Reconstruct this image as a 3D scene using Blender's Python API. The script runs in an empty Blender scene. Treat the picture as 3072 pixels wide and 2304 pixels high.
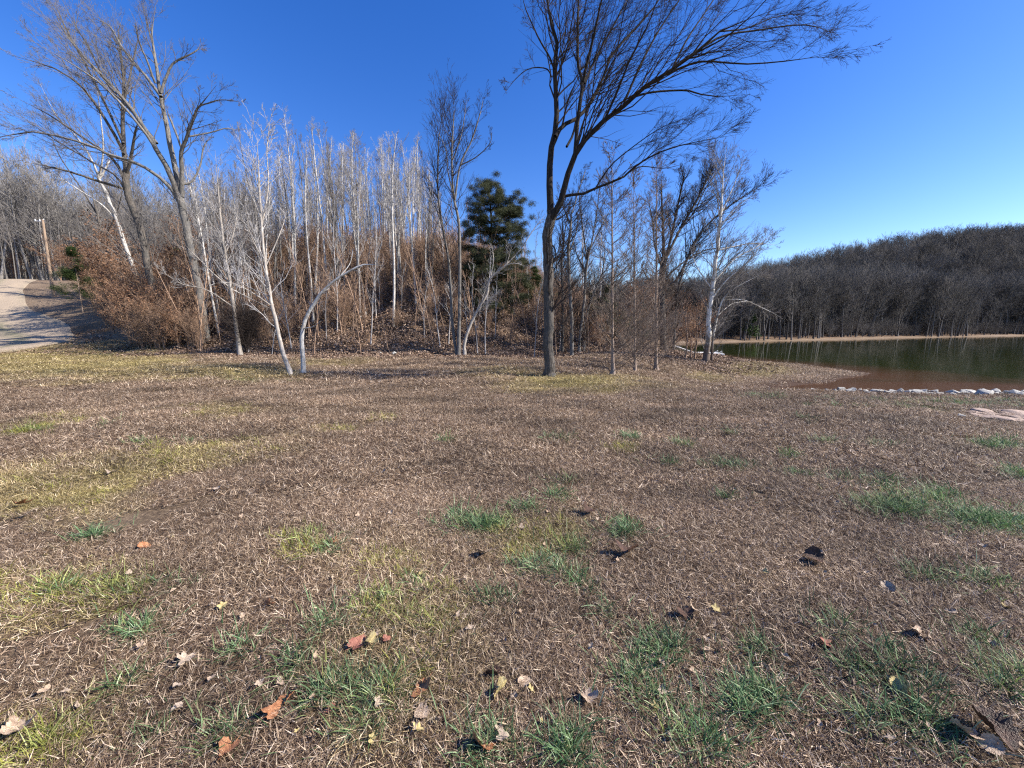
import bpy, math, random
import numpy as np
from mathutils import Vector, Matrix, Euler

# ------------------------------------------------------------------ camera, sky, sun, exposure
SC = bpy.context.scene
COL = SC.collection
F = 1116.0                     # focal length in photograph pixels (3072 wide)
PITCH = math.radians(8.5)
CAM_Z = 1.6
cam_d = bpy.data.cameras.new('camera')
cam_d.sensor_fit = 'HORIZONTAL'; cam_d.sensor_width = 36.0
cam_d.lens = 36.0 * F / 3072.0
cam_d.clip_start = 0.05; cam_d.clip_end = 3000
cam = bpy.data.objects.new('camera', cam_d); COL.objects.link(cam)
cam.location = (0, 0, CAM_Z); cam.rotation_euler = (math.pi/2 - PITCH, 0, 0)
SC.camera = cam

SUN_EL = math.radians(38); SUN_AZ = math.radians(97)      # azimuth clockwise from +Y
w = bpy.data.worlds.new('World'); SC.world = w; w.use_nodes = True
nt = w.node_tree; nt.nodes.clear()
out = nt.nodes.new('ShaderNodeOutputWorld'); bg = nt.nodes.new('ShaderNodeBackground')
sky = nt.nodes.new('ShaderNodeTexSky'); sky.sky_type = 'NISHITA'; sky.sun_disc = False
sky.sun_elevation = SUN_EL; sky.sun_rotation = SUN_AZ
sky.air_density = 1.0; sky.dust_density = 0.25; sky.ozone_density = 2.2
hs = nt.nodes.new('ShaderNodeHueSaturation'); hs.inputs['Saturation'].default_value = 1.38
hs.inputs['Value'].default_value = 1.10; hs.inputs['Hue'].default_value = .519
bg.inputs[1].default_value = 0.098
nt.links.new(sky.outputs[0], hs.inputs['Color']); nt.links.new(hs.outputs[0], bg.inputs[0])
nt.links.new(bg.outputs[0], out.inputs[0])
sd = bpy.data.lights.new('sun', 'SUN'); sd.energy = 5.0; sd.angle = math.radians(0.53); sd.color = (1, .93, .84)
sun = bpy.data.objects.new('sun', sd); COL.objects.link(sun)
sv = Vector((math.sin(SUN_AZ)*math.cos(SUN_EL), math.cos(SUN_AZ)*math.cos(SUN_EL), math.sin(SUN_EL)))
sun.rotation_euler = sv.to_track_quat('Z', 'Y').to_euler(); sun.location = sv*60
SC.view_settings.view_transform = 'Standard'; SC.view_settings.look = 'None'
SC.view_settings.exposure = 1.08; SC.view_settings.gamma = 1; SC.view_settings.use_curve_mapping = False
SC.cycles.use_denoising = False; SC.cycles.pixel_filter_type = 'BLACKMAN_HARRIS'; SC.cycles.filter_width = 1.2
SC.cycles.max_bounces = 5; SC.cycles.diffuse_bounces = 2; SC.cycles.glossy_bounces = 2

rng = np.random.default_rng(7)
random.seed(7)
sP, cP = math.sin(PITCH), math.cos(PITCH)

# ------------------------------------------------------------------ helpers: pixel <-> place
def ray(px, py):
    u = (px-1536)/F; v = (1152-py)/F
    return np.array([u, cP+v*sP, -sP+v*cP])
def P(px, py, Y):
    d = ray(px, py); d = d*(Y/d[1]); return np.array([d[0], d[1], d[2]+CAM_Z])
def project(x, y, z):
    zc = z-CAM_Z
    dep = y*cP - zc*sP; up = y*sP + zc*cP
    dep = np.where(dep < .05, .05, dep)
    return 1536+F*x/dep, 1152-F*up/dep

# ------------------------------------------------------------------ terrain
WATER = -0.8
LAKE = np.array([(40,11.8),(20,13.6),(14,14.3),(10.4,14.7),(13.6,16.4),(19.6,20),(18.5,24),(16.5,30),(15.5,34),(16,42),(19,52),(25,58),
                 (32,61),(50,70),(79,83),(110,98),(163,119),(260,150),(420,190),(420,-60),(120,-20)], float)
def sst(t): t = np.clip(t, 0, 1); return t*t*(3-2*t)
def shore(x, y):
    """signed distance to the shoreline, positive on land"""
    x = np.asarray(x, float); y = np.asarray(y, float)
    best = np.full(x.shape, 1e9); inside = np.zeros(x.shape, bool)
    n = len(LAKE)
    for i in range(n):
        ax, ay = LAKE[i]; bx, by = LAKE[(i+1) % n]
        dx, dy = bx-ax, by-ay
        t = np.clip(((x-ax)*dx+(y-ay)*dy)/(dx*dx+dy*dy), 0, 1)
        best = np.minimum(best, np.hypot(x-ax-t*dx, y-ay-t*dy))
        c = ((ay > y) != (by > y)) & (x < (bx-ax)*(y-ay)/((by-ay) if by != ay else 1e-9)+ax)
        inside ^= c
    wob = .25*np.sin(x*1.3+.5*y)+.18*np.sin(y*2.1-x*.7)
    return np.where(inside, -best, best)+wob*np.clip(best, 0, 1)
def wav(x, y): 
    return (.05*np.sin(x*.55+1.3)*np.cos(y*.43+.4)+.035*np.sin(x*1.1-y*.8)+.012*np.sin(2.7*x+1.9*y)+.010*np.sin(3.9*y-2.2*x+1))
def Z(x, y):
    x = np.asarray(x, float); y = np.asarray(y, float)
    # wooded knoll across the middle and the slope that carries the road on the left
    lf = sst((-x-18)/22)
    foot = 21.0+3.0*lf+.9*np.sin(x*.23); top = 35.0+12*lf
    flank = sst((13-x)/19)
    hill = 7.3*sst((y-foot)/(top-foot))*flank
    hill = hill*(1-.72*sst((y-46)/40)*sst((x+30)/40)) + lf*sst((y-46)/70)*5
    rough = sst((y-foot)/5)*flank*(.22*np.sin(x*1.1+y*.6)+.16*np.sin(x*2.3-y*1.4)+.09*np.sin(4.1*x+2.2*y))
    rough = rough*(1-sst((-x-22)/8)*sst((50-y)/4))
    d = shore(x, y)
    far = (y > 50) & (x > 12) 
    hm = np.interp(x, [10,20,55,95,152,216,400], [0,.6,2.5,10.5,21,32,52])
    fh = np.where(far, hm*sst((d-5)/50), 0)
    land = hill+rough+fh+wav(x, y)
    wd = np.where(far, 9.0, 8.0)
    z = WATER+(land-WATER)*sst(np.maximum(d, 0)/wd)
    z = np.where(d > 0, z+np.minimum(d, .3)*.1, WATER-np.minimum(-d*.09, 2.2))
    return z
def z1(x, y): return float(Z(np.array([x]), np.array([y]))[0])
def G(px, py, maxY=60):
    """where the sight line through a photograph pixel meets the ground"""
    d = ray(px, py); d = d/d[1]
    ys = np.linspace(.6, maxY, 1800); xs = d[0]*ys; zs = d[2]*ys+CAM_Z
    h = zs-Z(xs, ys); k = np.nonzero(h < 0)[0]
    if len(k) == 0: y = maxY; 
    else: y = ys[k[0]]
    return np.array([d[0]*y, y, z1(d[0]*y, y)])
def Gmany(pxs, pys): return np.array([G(a, b) for a, b in zip(pxs, pys)])

# ------------------------------------------------------------------ object helpers
def tag(o, label=None, cat=None, group=None, kind=None):
    if label: o['label'] = label
    if cat: o['category'] = cat
    if group: o['group'] = group
    if kind: o['kind'] = kind
    return o
def thing(name, label, cat, loc, group=None):
    o = bpy.data.objects.new(name, None); COL.objects.link(o); o.location = tuple(loc)
    o.empty_display_size = .2
    return tag(o, label, cat, group)
def mesh_np(name, v, f, mats, smooth=True, attrs=None):
    """v (n,3), f (m,3|4) one polygon size"""
    me = bpy.data.meshes.new(name); v = np.asarray(v, np.float32); f = np.asarray(f, np.int32)
    me.vertices.add(len(v)); me.vertices.foreach_set('co', v.ravel())
    k = f.shape[1]
    me.loops.add(f.size); me.loops.foreach_set('vertex_index', f.ravel())
    me.polygons.add(len(f)); me.polygons.foreach_set('loop_start', np.arange(0, f.size, k, dtype=np.int32))
    me.polygons.foreach_set('loop_total', np.full(len(f), k, np.int32))
    me.update(calc_edges=True)
    me.polygons.foreach_set('use_smooth', np.full(len(f), smooth, bool))
    for m in (mats if isinstance(mats, (list, tuple)) else [mats]): me.materials.append(m)
    for an, av in (attrs or {}).items():
        a = me.attributes.new(an, 'FLOAT', 'POINT'); a.data.foreach_set('value', np.asarray(av, np.float32))
    return me
def link(name, me, parent=None, loc=None):
    o = bpy.data.objects.new(name, me); COL.objects.link(o)
    if parent: o.parent = parent
    if loc is not None: o.location = tuple(loc)
    return o

# ------------------------------------------------------------------ materials
def mat(name, rough=.9, spec=.2):
    m = bpy.data.materials.new(name); m.use_nodes = True
    b = m.node_tree.nodes['Principled BSDF']; b.inputs['Roughness'].default_value = rough
    b.inputs['Specular IOR Level'].default_value = spec
    return m, m.node_tree.nodes, m.node_tree.links, b
def N(ns, t, **k):
    n = ns.new(t)
    for a, b in k.items(): setattr(n, a, b)
    return n
def noise(ns, ls, vec, scale, detail=4, rough=.6, out='Fac'):
    n = ns.new('ShaderNodeTexNoise'); n.inputs['Scale'].default_value = scale
    n.inputs['Detail'].default_value = detail; n.inputs['Roughness'].default_value = rough
    if vec is not None: ls.new(vec, n.inputs['Vector'])
    return n.outputs[out]
def ramp(ns, ls, fac, stops):
    r = ns.new('ShaderNodeValToRGB'); e = r.color_ramp.elements
    while len(e) < len(stops): e.new(.5)
    for i, (p, c) in enumerate(stops): e[i].position = p; e[i].color = (*c, 1) if len(c) == 3 else c
    ls.new(fac, r.inputs[0]); return r.outputs[0]
def mix(ns, ls, fac, a, b, mode='MIX'):
    m = ns.new('ShaderNodeMix'); m.data_type = 'RGBA'; m.blend_type = mode
    for s, v in ((0, fac), (6, a), (7, b)):
        if hasattr(v, 'is_linked') or hasattr(v, 'links'): ls.new(v, m.inputs[s])
        elif s == 0: m.inputs[0].default_value = v
        else: m.inputs[s].default_value = (*v, 1)
    return m.outputs[2]
def math_(ns, ls, op, a, b=0.0, clamp=False):
    m = ns.new('ShaderNodeMath'); m.operation = op; m.use_clamp = clamp
    for i, v in enumerate((a, b)):
        if hasattr(v, 'links'): ls.new(v, m.inputs[i])
        else: m.inputs[i].default_value = v
    return m.outputs[0]
def attr(ns, name, typ='GEOMETRY', out='Fac'):
    a = ns.new('ShaderNodeAttribute'); a.attribute_name = name; a.attribute_type = typ
    return a.outputs[out]
def bump(ns, ls, b, h, strength, dist):
    bu = ns.new('ShaderNodeBump'); bu.inputs['Strength'].default_value = strength
    bu.inputs['Distance'].default_value = dist; ls.new(h, bu.inputs['Height']); ls.new(bu.outputs[0], b.inputs['Normal'])

def bark(name, ca, cb, cc=None, vs=(9, 9, 1.4), dist=.02, rough=.92, patch=3.0):
    m, ns, ls, b = mat(name, rough, .15)
    tc = ns.new('ShaderNodeTexCoord'); mp = ns.new('ShaderNodeMapping'); mp.inputs['Scale'].default_value = vs
    ls.new(tc.outputs['Object'], mp.inputs[0])
    n1 = noise(ns, ls, mp.outputs[0], 3.0, 6, .7)
    c = ramp(ns, ls, n1, [(.34, ca), (.62, cb)])
    if cc is not None:
        n2 = noise(ns, ls, tc.outputs['Object'], patch, 3, .55)
        f = ramp(ns, ls, n2, [(.50, (0,0,0)), (.60, (1,1,1))])
        c = mix(ns, ls, f, c, cc)
    oi = ns.new('ShaderNodeObjectInfo')
    v = math_(ns, ls, 'MULTIPLY_ADD', oi.outputs['Random'], .35); v.node.inputs[2].default_value = .82
    hsn = ns.new('ShaderNodeHueSaturation'); ls.new(v, hsn.inputs['Value']); ls.new(c, hsn.inputs['Color'])
    ls.new(hsn.outputs[0], b.inputs['Base Color'])
    bump(ns, ls, b, n1, .9, dist)
    return m
M = {}
M['oak'] = bark('grey furrowed bark', (.025,.021,.018), (.155,.137,.12), (.08,.076,.07), dist=.03)
M['oak_twig'] = bark('dark twig bark', (.024,.019,.017), (.062,.048,.042))
M['limb'] = bark('shade-darkened upper bark', (.012,.010,.009), (.045,.038,.033), dist=.02)  # backlit shade of the big tree's limbs painted into the bark colour
M['grey'] = bark('smooth grey bark', (.055,.049,.043), (.235,.22,.20), (.12,.116,.11), dist=.01)
M['grey_twig'] = bark('grey twig bark', (.10,.09,.083), (.22,.20,.185))
M['pale'] = bark('pale birch bark', (.20,.19,.175), (.60,.58,.55), (.28,.26,.235), dist=.006, patch=5)
M['pale_twig'] = bark('pale twig bark', (.20,.19,.185), (.44,.42,.41))
M['tanpale'] = bark('tan grey pale bark', (.17,.145,.12), (.50,.455,.405), (.28,.25,.22), dist=.008, patch=5)
M['syc'] = bark('sycamore bark', (.46,.43,.37), (.75,.72,.66), (.30,.26,.20), dist=.006, patch=4)
def dark_foot(m, h0, h1, col):
    ns, ls = m.node_tree.nodes, m.node_tree.links; b = ns['Principled BSDF']; src = b.inputs['Base Color'].links[0].from_socket
    tc = ns.new('ShaderNodeTexCoord'); sx = ns.new('ShaderNodeSeparateXYZ'); ls.new(tc.outputs['Object'], sx.inputs[0])
    n = noise(ns, ls, tc.outputs['Object'], 3, 4); z = math_(ns, ls, 'ADD', sx.outputs['Z'], math_(ns, ls, 'MULTIPLY', n, 1.6))
    mr = ns.new('ShaderNodeMapRange'); mr.inputs['From Min'].default_value = h0; mr.inputs['From Max'].default_value = h1; ls.new(z, mr.inputs['Value'])
    ls.new(mix(ns, ls, mr.outputs[0], col, src), b.inputs['Base Color'])
dark_foot(M['syc'], 1.6, 2.8, (.13,.10,.08))        # old flaky bark stays on the foot of a sycamore
M['syc_far'] = bark('far pale bark', (.46,.43,.37), (.75,.72,.66))
M['cyp'] = bark('cypress bark', (.15,.11,.085), (.36,.28,.225), vs=(16,16,.8), dist=.02)
M['cyp_twig'] = bark('cypress twig bark', (.10,.075,.06), (.25,.20,.165))
M['brush'] = bark('brown sapling bark', (.15,.092,.060), (.42,.29,.205))
M['farwood'] = bark('far wood bark', (.060,.054,.050), (.155,.143,.133))
M['farwood'].node_tree.nodes['Math'].inputs[1].default_value = .9; M['farwood'].node_tree.nodes['Math'].inputs[2].default_value = .55
M['farleft'] = bark('near wood bark', (.12,.112,.105), (.34,.32,.30))
M['polewood'] = bark('weathered pole timber', (.22,.15,.10), (.45,.34,.25), vs=(20,20,.6), dist=.01)

def leaf_mat(name, cols, trans=.3, rough=.7):
    """cols: colours picked per face-cluster through the 'tone' attribute"""
    m, ns, ls, b = mat(name, rough, .25)
    t = attr(ns, 'tone')
    c = ramp(ns, ls, t, [(i/max(1, len(cols)-1), k) for i, k in enumerate(cols)])
    ls.new(c, b.inputs['Base Color'])
    tr = ns.new('ShaderNodeBsdfTranslucent'); ls.new(c, tr.inputs[0])
    mx = ns.new('ShaderNodeMixShader'); mx.inputs[0].default_value = trans
    o = ns['Material Output']; ls.new(b.outputs[0], mx.inputs[1]); ls.new(tr.outputs[0], mx.inputs[2]); ls.new(mx.outputs[0], o.inputs[0])
    return m
M['cedar'] = leaf_mat('cedar foliage', [(.022,.030,.014), (.058,.068,.030), (.12,.12,.055)], .12)
M['pine'] = leaf_mat('pine foliage', [(.025,.045,.014), (.05,.08,.022), (.08,.11,.035)], .15)
M['rusty'] = leaf_mat('rusty clinging leaves', [(.11,.055,.030), (.22,.12,.068), (.37,.22,.135)], .25)
M['litter'] = leaf_mat('leaf litter', [(.085,.052,.034), (.26,.175,.12), (.60,.47,.36)], .08)

def blade_mat(name, cols, tints, trans=.2):
    m, ns, ls, b = mat(name, .6, .3)
    c = ramp(ns, ls, attr(ns, 'tone'), [(i/max(1, len(cols)-1), k) for i, k in enumerate(cols)])
    t = attr(ns, 'tint', 'INSTANCER')
    c2 = ramp(ns, ls, attr(ns, 'tone'), [(i/max(1, len(tints)-1), k) for i, k in enumerate(tints)])
    c = mix(ns, ls, t, c, c2)
    g = ns.new('ShaderNodeNewGeometry')
    mp = ns.new('ShaderNodeMapping'); mp.inputs['Scale'].default_value = (.7, 1.5, 1); mp.inputs['Rotation'].default_value = (0, 0, .25); ls.new(g.outputs['Position'], mp.inputs[0])
    n = noise(ns, ls, mp.outputs[0], .8, 5, .62)
    v = math_(ns, ls, 'MULTIPLY_ADD', n, 2.3); v.node.inputs[2].default_value = -.12
    h = ns.new('ShaderNodeHueSaturation'); ls.new(c, h.inputs['Color']); ls.new(v, h.inputs['Value'])
    ls.new(h.outputs[0], b.inputs['Base Color'])
    tr = ns.new('ShaderNodeBsdfTranslucent'); ls.new(h.outputs[0], tr.inputs[0])
    mx = ns.new('ShaderNodeMixShader'); mx.inputs[0].default_value = trans
    ls.new(b.outputs[0], mx.inputs[1]); ls.new(tr.outputs[0], mx.inputs[2]); ls.new(mx.outputs[0], ns['Material Output'].inputs[0])
    return m
M['dry'] = blade_mat('dry grass blades', [(.036,.020,.012), (.145,.092,.056), (.43,.315,.21), (.95,.79,.61)], [(.08,.06,.018), (.25,.20,.07), (.50,.41,.165), (.88,.76,.42)])
M['green'] = blade_mat('green grass blades', [(.03,.075,.028), (.09,.17,.065), (.22,.33,.16), (.46,.56,.36)], [(.16,.16,.02), (.34,.33,.06), (.52,.47,.13), (.72,.64,.27)], .3)

# ground
def make_ground_mat():
    m, ns, ls, b = mat('winter ground', .95, .1)
    g = ns.new('ShaderNodeNewGeometry'); pos = g.outputs['Position']
    fine = noise(ns, ls, pos, 38, 6, .75); mid = noise(ns, ls, pos, 5, 5, .7); big = noise(ns, ls, pos, .6, 4, .6)
    mp = ns.new('ShaderNodeMapping'); mp.inputs['Scale'].default_value = (1, 2.2, 1); ls.new(pos, mp.inputs[0])
    clump = noise(ns, ls, mp.outputs[0], 11, 5, .8)
    lawn = ramp(ns, ls, fine, [(.32, (.026,.015,.008)), (.48, (.125,.083,.050)), (.66, (.44,.33,.21))])
    lawn = mix(ns, ls, ramp(ns, ls, clump, [(.38, (1,1,1)), (.60, (0,0,0))]), lawn, (.055,.034,.021), 'MIX')
    lawn_dark = mix(ns, ls, ramp(ns, ls, big, [(.35, (0,0,0)), (.70, (1,1,1))]), lawn, mix(ns, ls, .45, lawn, (.42,.32,.225)))
    yel = ramp(ns, ls, fine, [(.30, (.08,.06,.02)), (.50, (.27,.215,.08)), (.68, (.50,.42,.19))])
    ym = math_(ns, ls, 'MULTIPLY', attr(ns, 'yellow'), ramp(ns, ls, mid, [(.34, (0,0,0)), (.56, (1,1,1))]))
    c = mix(ns, ls, ym, lawn_dark, yel)
    gr = ramp(ns, ls, fine, [(.30, (.04,.055,.03)), (.50, (.11,.135,.075)), (.68, (.25,.28,.19))])
    gm = math_(ns, ls, 'MULTIPLY', attr(ns, 'green'), ramp(ns, ls, mid, [(.36, (0,0,0)), (.54, (1,1,1))]))
    c = mix(ns, ls, gm, c, gr)
    lit = ramp(ns, ls, fine, [(.30, (.04,.025,.016)), (.48, (.14,.09,.06)), (.64, (.33,.235,.16))])
    litb = mix(ns, ls, ramp(ns, ls, mid, [(.40, (0,0,0)), (.62, (1,1,1))]), lit, mix(ns, ls, .5, lit, (.10,.066,.045)))
    c = mix(ns, ls, attr(ns, 'litter'), c, litb)
    sand = ramp(ns, ls, mid, [(.3, (.13,.095,.068)), (.7, (.30,.23,.17))])
    c = mix(ns, ls, attr(ns, 'sand'), c, sand)
    mud = ramp(ns, ls, mid, [(.3, (.055,.032,.021)), (.7, (.10,.062,.042))])
    c = mix(ns, ls, attr(ns, 'mud'), c, mud)
    ls.new(c, b.inputs['Base Color'])
    h = math_(ns, ls, 'ADD', fine, clump)
    bump(ns, ls, b, h, 1.0, .035)
    return m
M['ground'] = make_ground_mat()

def make_road_mat():
    m, ns, ls, b = mat('pale gravel', .95, .1)
    g = ns.new('ShaderNodeNewGeometry'); pos = g.outputs['Position']
    f = noise(ns, ls, pos, 30, 5, .7); n2 = noise(ns, ls, pos, 1.6, 4)
    c = ramp(ns, ls, f, [(.3, (.17,.13,.09)), (.7, (.52,.42,.31))])
    rut = attr(ns, 'strip')
    k = math_(ns, ls, 'MULTIPLY', rut, ramp(ns, ls, n2, [(.35, (.25,.25,.25)), (.6, (1,1,1))]))
    c = mix(ns, ls, k, c, (.15,.15,.09))
    ls.new(c, b.inputs['Base Color']); bump(ns, ls, b, f, .8, .02)
    return m
M['road'] = make_road_mat()

def make_water_mat():
    m, ns, ls, b = mat('lake water', .04, .5)
    g = ns.new('ShaderNodeNewGeometry'); pos = g.outputs['Position']
    b.inputs['IOR'].default_value = 1.33
    sh = attr(ns, 'shallow')
    n = noise(ns, ls, pos, .5, 3)
    k = math_(ns, ls, 'ADD', sh, math_(ns, ls, 'MULTIPLY', math_(ns, ls, 'SUBTRACT', n, .5), .5), True)
    c = mix(ns, ls, k, (.022,.030,.006), (.10,.052,.030))
    ls.new(c, b.inputs['Base Color'])
    mp = ns.new('ShaderNodeMapping'); mp.inputs['Scale'].default_value = (1, 1, 1); ls.new(pos, mp.inputs[0])
    n2 = noise(ns, ls, mp.outputs[0], 1.3, 3, .5)
    bump(ns, ls, b, n2, .10, .05)
    return m
M['water'] = make_water_mat()

def plain(name, ca, cb, scale=6, rough=.85, dist=.01, spec=.2):
    m, ns, ls, b = mat(name, rough, spec)
    tc = ns.new('ShaderNodeTexCoord')
    n = noise(ns, ls, tc.outputs['Object'], scale, 5, .65)
    ls.new(ramp(ns, ls, n, [(.32, ca), (.66, cb)]), b.inputs['Base Color']); bump(ns, ls, b, n, .7, dist)
    return m
M['stone'] = plain('pale limestone', (.18,.17,.145), (.55,.53,.47), 9)
M['slab'] = plain('tan flagstone', (.20,.14,.105), (.48,.37,.30), 8)
M['deck'] = plain('weathered deck boards', (.40,.40,.38), (.70,.71,.68), 10)
M['float'] = plain('black dock float', (.015,.017,.02), (.04,.045,.05), 5, .5)
M['metal'] = plain('galvanised rail', (.45,.46,.47), (.65,.66,.67), 8, .4, .002, .5)
M['porc'] = plain('white porcelain', (.6,.6,.6), (.78,.78,.76), 8, .3)
M['cut'] = plain('fresh cut wood', (.55,.43,.30), (.80,.70,.55), 12)

# ------------------------------------------------------------------ ground sheet
def axis(a, b, n, k, c=0.0):
    t = np.linspace(-1, 1, n); s = np.sinh(k*t)/np.sinh(k)
    return np.where(s < 0, c+s*(c-a), c+s*(b-c))
gx = axis(-420, 460, 470, 4.6, 0.0); gy = axis(-60, 480, 470, 4.2, 8.0)
GX, GY = np.meshgrid(gx, gy); GZ = Z(GX, GY)
def blobs(px, py, L):
    r = np.zeros_like(px)
    for cx, cy, rx, ry, s in L:
        q = ((px-cx)/rx)**2+((py-cy)/ry)**2
        r = np.maximum(r, s*np.clip(1.25-q*.9, 0, 1))
    return r
YEL = [(180,1085,420,62,1),(700,1120,200,28,.8),(1720,1150,230,28,.95),(1500,1115,110,14,.6),(660,1235,130,26,.7),(490,1370,70,42,1),(740,1355,130,34,.8),
       (120,1470,260,90,.8),(60,1300,110,30,.6),(170,1260,90,20,.4),(60,1790,170,80,.9),(330,1790,130,50,.7),(1240,1830,190,110,.65),(1180,1690,90,50,.6),
       (100,2280,180,80,.8),(910,1640,80,40,.7),(1620,1620,150,60,.55),(2260,1110,110,22,.8),(2120,1130,60,14,.7),(1250,2060,120,90,.4),(1000,1085,130,14,.5),
       (1880,1345,50,12,.4),(1010,1290,60,14,.5),(1150,1255,50,12,.4)]
GRE = [(2850,1208,330,26,.95),(2280,1190,80,14,.7),(760,1145,100,9,.7),(2960,1330,160,22,.7),(2700,1520,180,60,.5),(2950,1570,170,60,.6),(3040,1420,90,40,.5)]
pX, pY = project(GX, GY, GZ); vis = GY > .5
yellow = np.where(vis, blobs(pX, pY, YEL), .3); green = np.where(vis, blobs(pX, pY, GRE), .1)
def litter_of(x, y):
    lf = sst((-x-18)/22); foot = 21.0+3.0*lf+.9*np.sin(x*.23)
    l = sst((y-foot+1.6)/2.2)*sst((15-x)/5)
    l = np.maximum(l, sst((y-17)/5)*sst((x-1)/4)*.55*sst((16-x)/6))
    l = l*(1-.85*sst((-x-19)/6)*sst((42-y)/6))
    return np.maximum(l, np.where((y > 50) & (x > 10), sst((shore(x, y)-2.5)/2), 0))
lit = litter_of(GX, GY)*(1-.85*sst((-GX-36)/6)*sst((46-GY)/4))
dS = shore(GX, GY)
sand = np.where((GY > 45) & (GX > 10), sst(dS/1.0)*sst((3.4+1.4*np.sin(GX*.09)-dS)/1.6)*(.62+.3*np.sin(GX*.21+1))*(1-.75*sst((GX-72)/15)*sst((122-GX)/15)), 0)
sand = np.maximum(sand, np.where((GX < -34) & (GY < 47), .45, 0))
mud = sst((np.where(GY < 17, 1.7, .9)-dS)/.9)*np.where(GY < 45, 1, .6)
nx, ny = len(gx), len(gy)
idx = np.arange(nx*ny).reshape(ny, nx)
faces = np.stack([idx[:-1,:-1], idx[:-1,1:], idx[1:,1:], idx[1:,:-1]], -1).reshape(-1, 4)
me = mesh_np('ground', np.stack([GX, GY, GZ], -1).reshape(-1, 3), faces, M['ground'], True,
             dict(yellow=yellow.ravel(), green=green.ravel(), litter=lit.ravel(), sand=sand.ravel(), mud=mud.ravel()))
tag(link('ground', me), 'brown winter lawn rising to a leaf-strewn wooded slope', None, None, 'structure')

# water sheet
wx = np.linspace(8, 440, 150)**1.0; wx = 8+(np.linspace(0, 1, 170)**2.2)*432; wy = np.concatenate([np.linspace(-70, 5, 20), np.linspace(5.5, 30, 90), np.linspace(31, 210, 60)])
WX, WY = np.meshgrid(wx, wy); dW = -shore(WX, WY)
shal = np.where(WY < 40, np.clip(1-dW/5.5, 0, 1), np.clip(1-dW/1.5, 0, 1)*.6)
shal = np.maximum(shal, np.clip(1.3-((WX-17)/7.5)**2-((WY-15)/2.6)**2, 0, 1))
wi = np.arange(WX.size).reshape(WX.shape)
wf = np.stack([wi[:-1,:-1], wi[:-1,1:], wi[1:,1:], wi[1:,:-1]], -1).reshape(-1, 4)
me = mesh_np('lake_water', np.stack([WX, WY, np.full_like(WX, WATER)], -1).reshape(-1, 3), wf, M['water'], True, dict(shallow=shal.ravel()))
tag(link('lake_water', me), 'still olive green lake turning muddy brown in the shallow cove', None, None, 'structure')

# gravel road: right edge traced on the slope, left edge five metres over
redge = Gmany([-260,-60,60,150,215,228,200,120,75,66,88,130,190], [1075,1066,1052,1038,1018,1000,975,938,905,880,856,840,832])
def smooth(pts, n):
    pts = np.asarray(pts, float); k = len(pts)
    t = np.linspace(0, k-1-1e-6, n); i = t.astype(int); u = (t-i)[:, None]
    p0 = pts[np.maximum(i-1, 0)]; p1 = pts[i]; p2 = pts[i+1]; p3 = pts[np.minimum(i+2, k-1)]
    return .5*((2*p1)+(-p0+p2)*u+(2*p0-5*p1+4*p2-p3)*u*u+(-p0+3*p1-3*p2+p3)*u**3)
re = smooth(redge[:, :2], 90)
for _ in range(12): re[1:-1] = (re[:-2]+2*re[1:-1]+re[2:])/4
tn = np.gradient(re, axis=0); tn /= np.linalg.norm(tn, axis=1)[:, None]
nrm = np.stack([-tn[:, 1], tn[:, 0]], -1)
K = 25; rv = []; rs = []
for j in range(K):
    s = j/(K-1); e = 5.2*s + (.15*np.sin(np.arange(90)*.37) if j in (0, K-1) else 0)
    q = re+nrm*(e[:, None] if hasattr(e, 'shape') and getattr(e, 'shape', ()) else e)
    crown = .10*math.sin(math.pi*s)**.5+.02
    rv.append(np.stack([q[:, 0], q[:, 1], Z(q[:, 0], q[:, 1])+crown], -1)); rs.append(np.full(90, math.exp(-((s-.5)/.09)**2)*.9+.25*math.exp(-((s-.02)/.06)**2)+.25*math.exp(-((s-.98)/.06)**2)))
rv = np.array(rv); ri = np.arange(K*90).reshape(K, 90)
rf = np.stack([ri[:-1,:-1], ri[:-1,1:], ri[1:,1:], ri[1:,:-1]], -1).reshape(-1, 4)
rf = rf if rv[1,40,0]-rv[0,40,0] else rf
me = mesh_np('gravel_road', rv.reshape(-1, 3), rf[:, ::-1], M['road'], True, dict(strip=np.array(rs).ravel()))
tag(link('gravel_road', me), 'pale gravel road curving up the slope', None, None, 'structure')

# ------------------------------------------------------------------ tubes
def tubes(pts, rad, S, flute=None, twist=True):
    """pts (B,N,3) rad (B,N) -> verts, quad faces"""
    B, Np, _ = pts.shape
    T = np.gradient(pts, axis=1); T /= np.maximum(np.linalg.norm(T, axis=2, keepdims=True), 1e-9)
    m = T.mean(axis=1); ref = np.where(np.abs(m[:, 2:3]) < .8, np.array([[0,0,1.]]), np.array([[0,1.,0]]))
    ref = np.repeat(ref[:, None, :], Np, 1)
    A = np.cross(T, ref); A /= np.maximum(np.linalg.norm(A, axis=2, keepdims=True), 1e-9)
    C = np.cross(T, A)
    a = np.arange(S)*2*math.pi/S
    R = rad[:, :, None]*np.ones(S)
    if flute is not None: R = R*flute(pts, a)
    V = pts[:, :, None, :]+R[..., None]*(np.cos(a)[None, None, :, None]*A[:, :, None, :]+np.sin(a)[None, None, :, None]*C[:, :, None, :])
    base = np.arange(B*Np*S).reshape(B, Np, S)
    nxt = np.roll(base, -1, axis=2)
    Fq = np.stack([base[:, :-1], nxt[:, :-1], nxt[:, 1:], base[:, 1:]], -1).reshape(-1, 4)
    return V.reshape(-1, 3), Fq
def join(parts):
    vs, fs, o = [], [], 0
    for v, f in parts: vs.append(v); fs.append(f+o); o += len(v)
    return np.concatenate(vs), np.concatenate(fs)
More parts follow.
